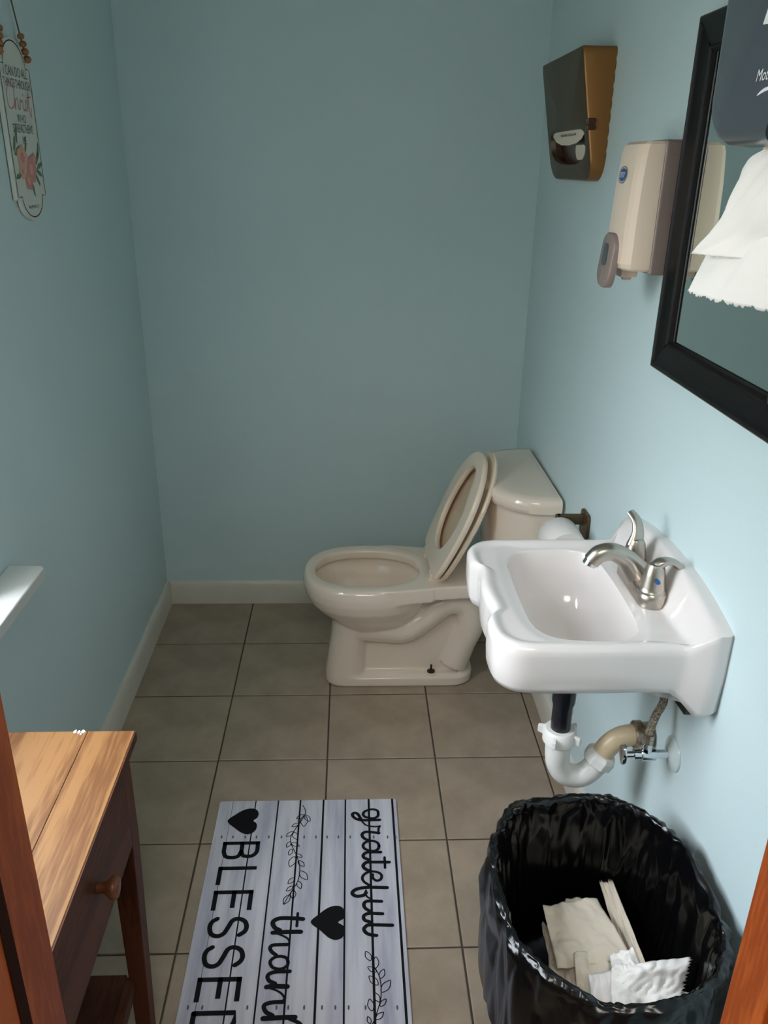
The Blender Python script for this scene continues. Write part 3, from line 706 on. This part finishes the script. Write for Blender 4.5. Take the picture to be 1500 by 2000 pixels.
def towel(name, pts_left, yr, xo, zend, nu=130, nv=44, seed=1, ragged=.005):
    L = [wx(px, py, xo) for px, py in pts_left]; L = catmull(L, 12); V = []; n_l = len(L)-1
    for i in range(nv+1):
        t = i/nv; p = L[min(n_l, int(t*n_l))].lerp(L[min(n_l, int(t*n_l)+1)], t*n_l-int(t*n_l))
        for j in range(nu+1):
            s = j/nu; y = p.y+(yr-p.y)*s
            zr = p.z+(zend-L[-1].z)*s*t
            fold = .010*math.sin(5.5*s+2.2*t+seed)*t + .006*noise.noise(Vector((s*3.5, t*3, seed)))*(.3+t) + .004*noise.noise(Vector((s*9+t*4, t*2, seed+5)))
            x = xo + .012*(1-t) + fold
            if i == nv: zr += ragged*(.5*noise.noise(Vector((j*.37, seed, 0)))+ random.uniform(0, .8))
            if j == 0: y += .0015*noise.noise(Vector((i*1.3, seed, 3)))
            V.append((x, y, zr))
    F_ = [(i*(nu+1)+j, i*(nu+1)+j+1, (i+1)*(nu+1)+j+1, (i+1)*(nu+1)+j) for i in range(nv) for j in range(nu)]
    o = obj(name, V, F_, M['paper'], tw, smooth=180)
    so_ = o.modifiers.new('ply', 'SOLIDIFY'); so_.thickness = .0006
    return o
towel('towel_sheet', [(1470, 292), (1442, 318), (1412, 398), (1386, 470), (1350, 572)], .70, .437, 1.425, seed=1.3)
towel('towel_sheet', [(1478, 292), (1452, 316), (1420, 392), (1395, 450), (1364, 496)], .70, .424, 1.478, seed=3.1, ragged=.001)

# ------------------------------------------------------------------ trash bin, liner bag and discarded towels
BX, BY, BA, BB = .402, .955, .168, .203
def sup(q, k, e=2.4):
    c, s = math.cos(q), math.sin(q); return Vector((BX+math.copysign(abs(c)**(2/e), c)*BA*k, BY+math.copysign(abs(s)**(2/e), s)*BB*k, 0))
NB = 64
def bring(k, z): return [sup(2*PI*j/NB, k)+Vector((0, 0, z)) for j in range(NB)]
bn = thing('trash_bin', (BX, BY, 0), 'tapered dark trash bin under the black liner bag', 'trash bin')
obj('bin_body', *gloft([bring(.80, 0), bring(.82, .004), bring(1.0, .485), bring(1.018, .49), bring(1.018, .478), bring(.99, .492), bring(.975, .485), bring(.80, .02)]), M['black'], bn, smooth=50)
bgt = thing('bin_liner', (BX, BY, .2), 'crinkled glossy black liner bag folded over the trash bin rim', 'bin liner')
NA = 300
prof_b = [(.0, .20, 0), (.35, .20, .1), (.66, .203, .2), (.80, .225, .5), (.85, .29, .8), (.89, .36, .9), (.925, .42, .9), (.945, .46, .8), (.962, .49, .6), (.985, .506, .45), (1.02, .510, .4), (1.05, .502, .5), (1.062, .482, .7), (1.066, .45, .9), (1.066, .41, 1), (1.06, .36, 1), (1.05, .30, 1.1)]
pb = catmull(prof_b, 8)
def ridge(x, y, z): return 1-abs(noise.noise(Vector((x, y, z))))*2
rings = []
for i, pr in enumerate(pb):
    R = []; outside = i > 10.5*8; rimness = math.exp(-((i-10*8)/22)**2)
    for j in range(NA):
        q = 2*PI*j/NA; cq, sq = math.cos(q), math.sin(q)
        k, z = pr.x, pr.y
        hem = .055*noise.noise(Vector((cq*2, sq*2, 4)))+.02*noise.noise(Vector((cq*7, sq*7, 9)))
        if outside:
            t = sstep(11*8, len(pb)-1, i); z += hem*t
        base = sup(q, max(k, .002)); rad = (base-Vector((BX, BY, 0)))
        rd = rad.normalized() if rad.length > 1e-6 else Vector((1, 0, 0))
        arc = i*.09
        f1 = noise.noise(Vector((cq*2.6, sq*2.6, arc*.22)))                          # broad folds
        f2 = noise.voronoi(Vector((cq*5.0+.4*f1, sq*5.0, arc*.42)))[0]; d1 = f2[1]-f2[0]   # flat dents with sharp creases
        f3 = noise.voronoi(Vector((cq*10, sq*10, arc*.9+5)))[0]; d2 = f3[1]-f3[0]
        amp = pr.z
        dr = amp*(.012*f1 + .011*(d1-.3)) + rimness*(.009*(d1-.3)+.005*(d2-.3))
        if outside: dr = dr+.003*amp
        else: dr = -abs(dr)-.001
        dz = rimness*(.014*noise.noise(Vector((cq*2.2, sq*2.2, 2)))+.005*(d1-.3)+.002*(d2-.3))
        if outside and rimness < .15: dz = 0
        p = base + rd*dr; p.z = z+dz
        p.x = min(p.x, XR-.004)
        R.append(p)
    rings.append(R)
obj('bag_film', *gloft(rings, True, False), M['bag'], bgt, smooth=180)
def crumple(name, corners, label, material, seed, rough=.012, n=34, tear=(), group='discarded paper towels in the bin'):
    c = [fl(*p) for p in corners]; V = []
    nrm = (c[1]-c[0]).cross(c[3]-c[0]).normalized()
    if nrm.z < 0: nrm = -nrm
    rnd = random.Random(seed); cr = [(rnd.uniform(0, PI), rnd.uniform(.2, .8), rnd.uniform(-1, 1)) for _ in range(5)]
    for i in range(n+1):
        for j in range(n+1):
            u, v = j/n, i/n
            uu, vv = u, v
            if 'top' in tear and i == 0: vv -= .035*(j % 2)+.03*noise.noise(Vector((j*.6, seed, 0)))
            if 'right' in tear and j == n: uu += .04*(i % 2)+.03*noise.noise(Vector((i*.6, seed, 1)))
            p = c[0].lerp(c[1], uu).lerp(c[3].lerp(c[2], uu), vv)
            h = 0
            for a, o_, s_ in cr: h += s_*abs((u-o_)*math.cos(a)+(v-.5)*math.sin(a))*1.3
            h = h*.6+1.2*noise.noise(Vector((u*3+seed, v*3, 0)))+.5*abs(noise.noise(Vector((u*7+seed, v*7, 2))))
            V.append(p+nrm*h*rough)
    F_ = [(i*(n+1)+j, i*(n+1)+j+1, (i+1)*(n+1)+j+1, (i+1)*(n+1)+j) for i in range(n) for j in range(n)]
    o = obj(name, V, F_, material, smooth=35)
    s_ = o.modifiers.new('ply', 'SOLIDIFY'); s_.thickness = .0007
    return tag(o, label, 'paper towel', group)
crumple('crumpled_paper_towel', [(1060, 1768, .35), (1166, 1752, .37), (1236, 1872, .36), (1088, 1890, .33)], 'flat folded cream paper towel at the far left of the bin', M['cream_paper'], 1, .009)
crumple('crumpled_paper_towel', [(1104, 1756, .33), (1148, 1754, .335), (1158, 1800, .34), (1100, 1800, .335)], 'small torn towel corner sticking up behind the folded one', M['cream_paper'], 2, .004, 20, ('top',))
crumple('crumpled_paper_towel', [(1170, 1724, .35), (1198, 1722, .36), (1264, 1890, .35), (1222, 1890, .33)], 'rolled paper towel strip leaning on the far side of the bag', M['cream_paper'], 3, .008, 30, ('top',))
crumple('crumpled_paper_towel', [(1196, 1888, .40), (1346, 1868, .41), (1322, 1992, .385), (1190, 1992, .375)], 'bright white crumpled paper towel at the front of the bin', M['paper'], 4, .013, 40, ('right',))
crumple('crumpled_paper_towel', [(1296, 1928, .372), (1352, 1944, .38), (1346, 1988, .37), (1290, 1994, .36)], 'small white towel scrap at the right front of the bin', M['paper'], 5, .005, 24, ('top', 'right'))
crumple('crumpled_paper_towel', [(1060, 1800, .29), (1112, 1850, .315), (1204, 1984, .335), (1082, 1946, .30)], 'wrinkled cream paper towel against the left side of the bag', M['cream_paper'], 6, .011)
crumple('crumpled_paper_towel', [(1186, 1858, .385), (1234, 1846, .40), (1258, 1896, .40), (1204, 1926, .39)], 'small peaked fold of towel in the middle of the bin', M['paper'], 8, .010, 24)

crumple('crumpled_paper_towel', [(1120, 1868, .335), (1222, 1862, .345), (1236, 1984, .345), (1132, 1978, .33)], 'grey-shaded paper towel wedged between the cream towels in the bin', M['cream_paper'], 11, .010)
crumple('crumpled_paper_towel', [(1150, 1905, .365), (1200, 1900, .375), (1216, 2000, .365), (1160, 2004, .355)], 'narrow creased towel strip left of the bright white towel', M['paper'], 12, .008, 24, ('top',))

# ------------------------------------------------------------------ printed floor mat
MX0, MX1, MYT, MYB, MH = -.343, .1215, 1.705, .943, .006
mt = thing('floor_mat', ((MX0+MX1)/2, (MYT+MYB)/2, 0), 'grey and white plank print floor mat with black lettering', 'floor mat')
obj('mat_pad', *gprism([(x, y, .0003) for x, y in rrect(MX0, MX1, MYB, MYT, .006, 3)], (0, 0, MH-.0003)), M['mat'], mt, bevel=.0012)
UP = Vector((0, 0, 1))
def mp(px, py): return fl(px, py, MH)
def cA(P): return [mp(600+x/7.5, 1560+y/7.5) for x, y in P]
def cL(P): return [mp(420+x/7.5, 1560+y/7.5) for x, y in P]
def cB(P): return [mp(560+x/6, 1760+y/6) for x, y in P]
def cC(P): return [mp(340+x/6.25, 1760+y/6.25) for x, y in P]
def line_x(px, wd, material, name='plank_line'):
    x = mp(px, 1566).x
    return obj(name, *gribbon([(x, MYT-.002, MH), (x, (MYT+MYB)/2, MH), (x, MYB+.002, MH)], wd, UP, .0003), material, mt)
for px, wd in ((500, .0032), (544, .0036), (587, .0042), (632, .005), (674.6, .004), (720, .0055), (766, .0055)): line_x(px, wd, M['ink'])
line_x(456, .0014, M['greyink'])
# lettering: two words in looping script, one in capitals, read from the right hand side
def script(name, strokes):
    g = []
    for P, wd in strokes:
        P = catmull(P, 5); g.append(gribbon(P, wd, UP, .0006+.0001*len(g) % .0004))
    return obj(name, *cat_geo(*g), M['ink'], mt)
TK, TN = .0106, .0048
f_up = [([*cA([(1170, 1305), (930, 1300), (800, 1310), (705, 1335), (660, 1380), (685, 1418), (745, 1432), (830, 1415), (862, 1378)])], TK*.85), ([*cA([(862, 1345), (848, 1390), (880, 1440), (930, 1468)])], TN)]
u_up = [(cA([(1088, 1505), (920, 1500), (855, 1512), (830, 1550), (845, 1600), (900, 1640), (935, 1650)]), TK*.8), (cB([(1122, 150), (980, 145), (920, 160), (900, 190), (915, 225), (970, 245)]), TK*.8)]
l_up = [(cB([(1238, 285), (980, 280), (925, 300), (905, 335), (935, 378), (990, 398), (1052, 405)]), TK*.8)]
grate = [(cA([(1040, 225), (1030, 180), (970, 158), (900, 166), (840, 192), (818, 230), (842, 263), (900, 282), (970, 288), (1028, 264), (1042, 225)]), TK*.7),
    (cA([(1062, 312), (900, 316), (790, 316), (722, 300), (674, 265), (663, 232), (682, 212), (716, 212), (748, 236), (768, 270), (784, 300)]), TK*.8),
    (cA([(795, 325), (820, 355), (860, 388), (920, 405), (1000, 412), (1064, 403)]), TN),
    (cA([(1064, 403), (1046, 440), (1044, 515)]), TK*.55), (cA([(1050, 505), (920, 490), (850, 490), (806, 518), (812, 560), (850, 593), (900, 610)]), TK*.8),
    (cA([(1052, 690), (1032, 650), (965, 620), (892, 626), (838, 652), (818, 690), (834, 728), (892, 757), (980, 768), (1038, 738), (1053, 692)]), TK*.7),
    (cA([(1075, 785), (910, 785), (856, 797), (820, 830), (834, 868), (892, 893)]), TK*.8),
    (cA([(1200, 932), (910, 932), (856, 942), (820, 980), (834, 1018), (880, 1048), (925, 1060)]), TK*.85), (cA([(1133, 860), (1140, 1015)]), TK*.6),
    (cA([(960, 1112), (958, 1150), (985, 1188), (1032, 1202), (1078, 1180), (1090, 1130), (1052, 1088), (960, 1068), (882, 1082), (824, 1122), (808, 1170), (832, 1218), (890, 1258), (930, 1278)]), TK*.65)] + f_up + u_up + l_up
script('lettering_grateful', grate)
thank = [(cB([(190, 212), (0, 212)])[:1] + cC([(1500, 214), (1310, 210), (1228, 236), (1205, 275), (1232, 328), (1290, 358)]), TK), (cB([(130, 145), (118, 295)]), TK*.6),
    (cB([(165, 362), (0, 362)])[:1] + cC([(1500, 376), (1340, 380), (1205, 388)]), TK), (cC([(1210, 388), (1300, 415), (1380, 455), (1408, 500), (1385, 532)]), TN),
    (cC([(1395, 532), (1300, 534), (1205, 540), (1172, 572), (1192, 620), (1245, 660)]), TK*.8),
    (cC([(1392, 745), (1372, 697), (1300, 676), (1222, 692), (1172, 742), (1192, 800), (1245, 828), (1320, 828), (1380, 790), (1392, 745)]), TK*.7),
    (cC([(1412, 860), (1255, 864), (1165, 890), (1140, 930), (1164, 978), (1232, 1008)]), TK*.85), (cC([(1382, 1046), (1210, 1042), (1128, 1052)]), TK),
    (cC([(1135, 1056), (1232, 1085), (1310, 1130), (1346, 1190), (1310, 1230)]), TN), (cC([(1330, 1232), (1205, 1238), (1115, 1262), (1095, 1300), (1124, 1358), (1200, 1398)]), TK*.85),
    (cC([(1475, 1420), (1300, 1425), (1085, 1437)]), TK)]
k0 = mp(340+1210/6.25, 1760+1437/6.25)
thank += [([k0+Vector((.03, 0, 0)), k0+Vector((.055, -.014, 0)), k0+Vector((.045, -.030, 0)), k0+Vector((.025, -.018, 0)), k0+Vector((.0, -.035, 0)), k0+Vector((.004, -.052, 0))], TK*.75)]
xoff = mp(340+1300/6.25, 1760+1425/6.25).x - f_up[0][0][1].x; yoff = k0.y-.068-f_up[0][0][1].y
for P, wd in f_up+u_up+l_up: thank.append(([p+Vector((xoff, yoff, 0)) for p in P], wd))
script('lettering_thankful', thank)
# capitals: u runs along the reading direction (toward the door), v is letter height
vx0 = mp(433, 1662).x; vx1 = mp(506, 1662).x; HV = vx1-vx0
yr = [(1644, 1680), (1692.5, 1728), (1739, 1778), (1789, 1833), (1844, 1892.5), (1908, 1956)]
rows = [(mp(470, a).y, mp(470, b).y) for a, b in yr]; lw = rows[-1][0]-rows[-1][1]
rows.append((mp(450, 1973.5).y, mp(450, 1973.5).y-lw*1.15))
SW = .0105; hs = SW/2
glyph = {
 'B': [[(0, 0), (0, 1)], [(0, 1), (.55, 1), (.82, .9), (.88, .76), (.82, .6), (.55, .53), (0, .53)], [(.55, .53), (.86, .45), (.95, .27), (.86, .08), (.55, 0), (0, 0)]],
 'L': [[(0, 1), (0, 0), (1, 0)]], 'E': [[(1, 1), (0, 1), (0, 0), (1, 0)], [(0, .52), (.85, .52)]],
 'S': [[(.93, .83), (.75, .96), (.5, 1), (.2, .93), (.05, .75), (.15, .59), (.5, .5), (.85, .4), (.97, .24), (.85, .07), (.5, 0), (.2, .04), (.03, .17)]],
 'D': [[(0, 0), (0, 1), (.4, 1), (.78, .88), (.97, .62), (.97, .38), (.78, .12), (.4, 0), (0, 0)]]}
g = []
def corner_ribbon(P, wd):                 # straight pen strokes with square ends
    q = []
    for a, b in zip(P[:-1], P[1:]):
        t = (b-a).normalized(); s = UP.cross(t)*wd/2; e_ = t*wd/2
        V = [a-e_+s, a-e_-s, b+e_-s, b+e_+s]; q.append(([v+UP*.0007 for v in V], [(0, 1, 2, 3)]))
    return cat_geo(*q)
def bowl_curve(P):                        # keep the straight ends of B and D, round the belly
    k = 2 if len(P) == 9 else 1
    R = catmull(P[k:-2] if len(P) == 9 else P[:-1], 6) if len(P) != 6 else catmull(P[:-1], 6)
    return (P[:k] if len(P) == 9 else []) + R + (P[-2:] if len(P) == 9 else P[-1:])
for ch, (ya, yb) in zip('BLESSED', rows):
    for stroke in glyph[ch]:
        P = [Vector((vx0+hs+(HV-SW)*v, ya-hs-(ya-yb-SW)*u, MH)) for u, v in stroke]
        if ch in 'LE': g.append(corner_ribbon(P, SW))
        elif ch in 'BD' : g.append(corner_ribbon(P[:2], SW) if len(P) == 2 else gribbon(bowl_curve(P), SW, UP, .0007))
        else: g.append(gribbon(catmull(P, 5), SW, UP, .0007))
obj('lettering_blessed', *cat_geo(*g), M['ink'], mt)
def heart(P, name='heart'):
    return obj(name, *gflat(catmull(P, 4, True), UP, .0009), M['ink'], mt)
heart(cL([(182, 332), (300, 236), (430, 166), (540, 146), (612, 166), (640, 222), (616, 285), (556, 326), (606, 362), (610, 430), (568, 490), (480, 524), (390, 504), (290, 434)]))
heart(cB([(280, 250), (372, 160), (482, 82), (582, 56), (652, 78), (686, 142), (668, 206), (602, 250), (664, 292), (685, 356), (650, 430), (572, 458), (490, 430), (390, 345)]))
def vine(conv, stem, leaves):
    g = [gribbon(catmull(conv(stem), 5), .0021, UP, .0006)]
    for a, b in leaves:
        A, B = conv([a, b]); d = B-A; s = UP.cross(d).normalized()*d.length*.24
        P = [A, A+d*.25+s*.8, A+d*.55+s, A+d*.82+s*.55, B, A+d*.82-s*.55, A+d*.55-s, A+d*.25-s*.8]
        g.append(gribbon(catmull(P, 3, True), .0020, UP, .0007, True))
    return obj('vine', *cat_geo(*g), M['ink'], mt)
vine(cL, [(1285, 100), (1320, 160), (1315, 240), (1240, 360), (1160, 470), (1110, 560), (1110, 650), (1150, 740), (1200, 850), (1235, 960), (1240, 1080), (1215, 1200), (1160, 1300), (1080, 1420), (1010, 1540)],
  [((1315, 240), (1390, 335)), ((1310, 250), (1300, 410)), ((1300, 240), (1195, 295)), ((1230, 365), (1125, 410)), ((1150, 485), (1045, 555)), ((1150, 490), (1200, 600)), ((1105, 630), (1050, 715)), ((1120, 650), (1235, 700)), ((1125, 740), (1085, 830)), ((1190, 815), (1275, 860)), ((1165, 850), (1095, 1000)), ((1220, 910), (1305, 995)), ((1245, 1060), (1350, 1190)), ((1160, 1160), (1070, 1250)), ((1215, 1210), (1255, 1320)), ((1140, 1285), (1045, 1355)), ((1150, 1340), (1140, 1470)), ((1090, 1410), (1005, 1550))])
vine(cB, [(1000, 740), (1050, 810), (1090, 900), (1105, 1010), (1105, 1120), (1090, 1200), (1060, 1300), (1030, 1390), (1005, 1440)],
  [((985, 700), (925, 590)), ((1040, 790), (1045, 655)), ((1050, 830), (950, 775)), ((1095, 910), (1140, 800)), ((1070, 985), (965, 880)), ((1110, 1070), (1215, 930)), ((1085, 1185), (1030, 1075)), ((1095, 1235), (1165, 1150)), ((1000, 1290), (970, 1150)), ((1045, 1390), (1135, 1305)), ((980, 1440), (950, 1355))])
for py, pts in ((1635, (433, 455, 479, 501, 525, 550, 594, 617, 639, 661, 684, 730, 757, 773)), (1968, (367, 395, 483, 540, 563, 594, 629, 655, 681, 714, 776))):
    for px in pts:
        c = mp(px, py); obj('nail_mark', *gflat([c+Vector((.0022*math.cos(2*PI*j/10), .0055*math.sin(2*PI*j/10), 0)) for j in range(10)], UP, .0004), M['greyink'], mt)

# ------------------------------------------------------------------ side table
tb = thing('side_table', (-.52, .88, 0), 'small wooden side table with drawer against the left wall', 'side table')
TZ = .70; tx1, ty0, ty1 = -.352, .655, 1.107; tx0 = XL+.004
js = fl(194.6, 1426, TZ).x; jm = fl(62, 1611, TZ).x
jx = (js+jm)/2
box('top_board', tx0, jx-.0001, ty0, ty1, TZ-.018, TZ, M['oak'], tb, bevel=.0015)
box('top_board', jx+.0001, tx1, ty0, ty1, TZ-.018, TZ, M['oak'], tb, bevel=.0015)
box('front_edge_shade', tx1, tx1+.002, ty0, ty1, TZ-.0175, TZ-.0008, M['walnuty'], tb)  # dark strip added to put shade into the top's front edge
lx1 = -.362
for lx, sgn in ((lx1, -1), (tx0+.012, 1)):
    for ly, sy in ((ty1-.014, -1), (ty0+.014, 1)):
        top = [(lx, ly), (lx+sgn*.04, ly), (lx+sgn*.04, ly+sy*.04), (lx, ly+sy*.04)]
        bx_ = lx+sgn*.016
        bot = [(bx_, ly), (bx_+sgn*.028, ly), (bx_+sgn*.028, ly+sy*.03), (bx_, ly+sy*.03)]
        obj('leg', *gloft([[(a, b, 0) for a, b in bot], [(a, b, .5) for a, b in top], [(a, b, TZ-.018) for a, b in top]]), M['walnut'], tb, bevel=.002)
box('end_panel', tx0+.03, lx1-.03, ty1-.035, ty1-.018, .50, TZ-.018, M['walnuty'], tb)
box('end_panel', tx0+.03, lx1-.03, ty0+.018, ty0+.035, .50, TZ-.018, M['walnuty'], tb)
box('back_panel', tx0+.014, tx0+.03, ty0+.05, ty1-.05, .50, TZ-.018, M['walnuty'], tb)
box('front_rail', lx1-.022, lx1-.002, ty0+.054, ty1-.054, .666, TZ-.018, M['walnuty'], tb)
dr = box('drawer', lx1-.022, lx1+.0015, ty0+.057, ty1-.057, .512, .663, M['walnuty'], tb, bevel=.002)
kc = Vector((lx1, .880, .602))
obj('knob', *glathe([(.008, 0), (.0075, .008), (.009, .014), (.0155, .021), (.0165, .026), (.0145, .031), (.006, .033)], kc, (1, 0, 0), 24), M['knob'], dr, smooth=60)
box('shelf', tx0+.02, lx1-.05, ty0+.03, ty1-.03, .155, .172, M['walnuty'], tb, bevel=.002)
box('shelf_rail', lx1-.05, lx1-.032, ty0+.04, ty1-.04, .15, .178, M['walnuty'], tb, bevel=.002)
# chipped paint on the far edge
for k, (px, py, w_) in enumerate(((147, 1429, .0032), (154, 1430, .0026), (162, 1429, .0042), (158, 1433, .0016))):
    c = fl(px, py, TZ); obj('paint_chip', *gflat([c+Vector((w_*math.cos(q)*(.6+.4*((j*7+k) % 3)/2), .0045*math.sin(q), 0)) for j, q in enumerate([2*PI*j/9 for j in range(9)])], UP, .0004), M['sill'], tb)

# ------------------------------------------------------------------ hanging wall sign
sg = thing('wall_sign', (XL, 1.92, 1.43), 'white enamel verse sign with roses hanging on twine and wooden beads', 'sign')
SX = XL+.011; CY = 1.916
def arch(cx, cz, a, b, q0, q1, n=14): return [(cx+a*math.cos(math.radians(q0+(q1-q0)*j/n)), cz+b*math.sin(math.radians(q0+(q1-q0)*j/n))) for j in range(n+1)]
def sign_outline(d):
    hw, aw = .088-d, .067-d
    return [(CY+hw, 1.478+d), (CY+hw, 1.738-d)] + arch(CY, 1.738-d, aw, .046, 0, 180) + [(CY-hw, 1.738-d), (CY-hw, 1.478+d)] + arch(CY, 1.478+d, .066-d, .042, 180, 360)
SO = sign_outline(0)
obj('plaque', *gprism([(SX, y, z) for y, z in SO], (-.009, 0, 0)), M['signw'], sg, bevel=.0015)
NX = Vector((1, 0, 0))
obj('border', *gribbon([(SX, y, z) for y, z in sign_outline(.0065)], .0022, NX, .0006, True), M['ink'], sg)
rr, uu = (0, 1, 0), (0, 0, 1)
def sgt(name, body, px, py, size, material, shear=0, sxk=1.0):
    sxk *= .86
    c = wx(px, py, SX); return obj(name, *gtext(body, size, (SX, CY, c.z), rr, uu, .0006, shear, 'CENTER', sxk), material, sg)
sgt('lettering', 'I CAN DO ALL', 30, 150, .026, M['sign_text'], 0, .9)
sgt('lettering', 'THINGS THROUGH', 30, 172, .024, M['sign_text'], 0, .82)
chz = wx(34, 214, SX).z
chr_strokes = [[(1.05, 2.0), (.85, 2.25), (.45, 2.1), (.1, 1.2), (.1, .4), (.45, 0), (.9, .15), (1.2, .5)], [(1.75, 2.4), (1.45, 1.6), (1.3, 0), (1.5, .75), (1.8, 1.0), (1.9, .6), (1.9, .1), (2.15, .1)],
  [(2.2, .1), (2.4, .95), (2.45, .75), (2.75, .9)], [(2.85, .9), (2.8, .2), (2.95, 0), (3.15, .2)], [(2.95, 1.35), (3.0, 1.42)], [(3.2, .3), (3.5, 1.0), (3.65, .4), (3.4, 0), (3.2, .1)], [(3.7, .2), (4.1, 1.8), (3.95, .2), (4.15, -.5), (4.4, .3)], [(3.75, 1.25), (4.5, 1.35)]]
g = [gribbon(catmull([(SX, CY-.066+.030*u, chz+.021*v) for u, v in stq], 5), .0026, NX, .0007) for stq in chr_strokes]
obj('script_lettering', *cat_geo(*g), M['pink'], sg)
sgt('lettering', 'WHO', 42, 240, .022, M['sign_text'])
sgt('lettering', 'STRENGTHENS', 46, 260, .024, M['sign_text'], 0, .82)
sgt('lettering', 'ME', 49, 282, .022, M['sign_text'])
sgt('lettering', 'PHILIPPIANS 4:13', 63, 407, .0095, M['ink'])
def petal(cy, cz, ry, rz, material, lift, name='rose', rot=0):
    P = []
    for j in range(18):
        q = 2*PI*j/18; k = 1+.13*math.sin(5*q+cy*300)
        a, b = ry*k*math.cos(q), rz*k*math.sin(q); P.append((SX, cy+a*math.cos(rot)-b*math.sin(rot), cz+a*math.sin(rot)+b*math.cos(rot)))
    return obj(name, *gflat(P, NX, lift), material, sg)
for a, b, r in ((-.052, 1.573, .5), (-.062, 1.585, 1.1), (-.045, 1.604, 1.4), (.0, 1.585, 1.2), (.058, 1.56, .9), (.068, 1.545, .3), (.06, 1.53, -.4), (.045, 1.517, -.8), (-.06, 1.525, .2), (.012, 1.50, -1.2), (.07, 1.575, 1.2)):
    petal(CY+a, b, .018, .005, M['green'], .0005, 'leaf', r)
for a, b, r, m_ in ((-.028, 1.560, .028, 'peach'), (.014, 1.537, .030, 'pink'), (-.008, 1.515, .022, 'pink'), (-.036, 1.533, .016, 'peach'), (.036, 1.558, .014, 'pink')):
    f_ = petal(CY+a, b, r, r*.85, M[m_], .0006+abs(a)*.004)
    obj('rose_heart', *gflat([(SX, CY+a+r*.4*math.cos(2*PI*j/12), b+r*.38*math.sin(2*PI*j/12)) for j in range(12)], NX, .0009+abs(a)*.004), M['pink' if m_ == 'peach' else 'peach'], f_)
hookp = Vector((SX-.006, CY, 1.985))
for s in (1, -1):
    hp = Vector((SX+.001, CY+s*.078, 1.745)); tp_ = Vector((SX+.001, CY+s*.054, 1.797))
    obj('twine', *gtube([hp, tp_, hookp], .0016, 8), M['twine'], sg)
    for k in range(4):
        c = hp.lerp(tp_, .12+.26*k)+Vector((.001, 0, 0)); bd = .0092-.0006*k
        obj('bead', *glathe([(.002, -bd*.8), (bd*.8, -bd*.5), (bd, 0), (bd*.8, bd*.5), (.002, bd*.8)], c, (tp_-hp), 14), M['bead'], sg, smooth=80)
obj('nail', *glathe([(.0015, -.02), (.0015, .006), (.004, .0065), (.004, .0085)], (XL+.006, CY, 1.987), (1, 0, 0), 10), M['chrome'], sg)
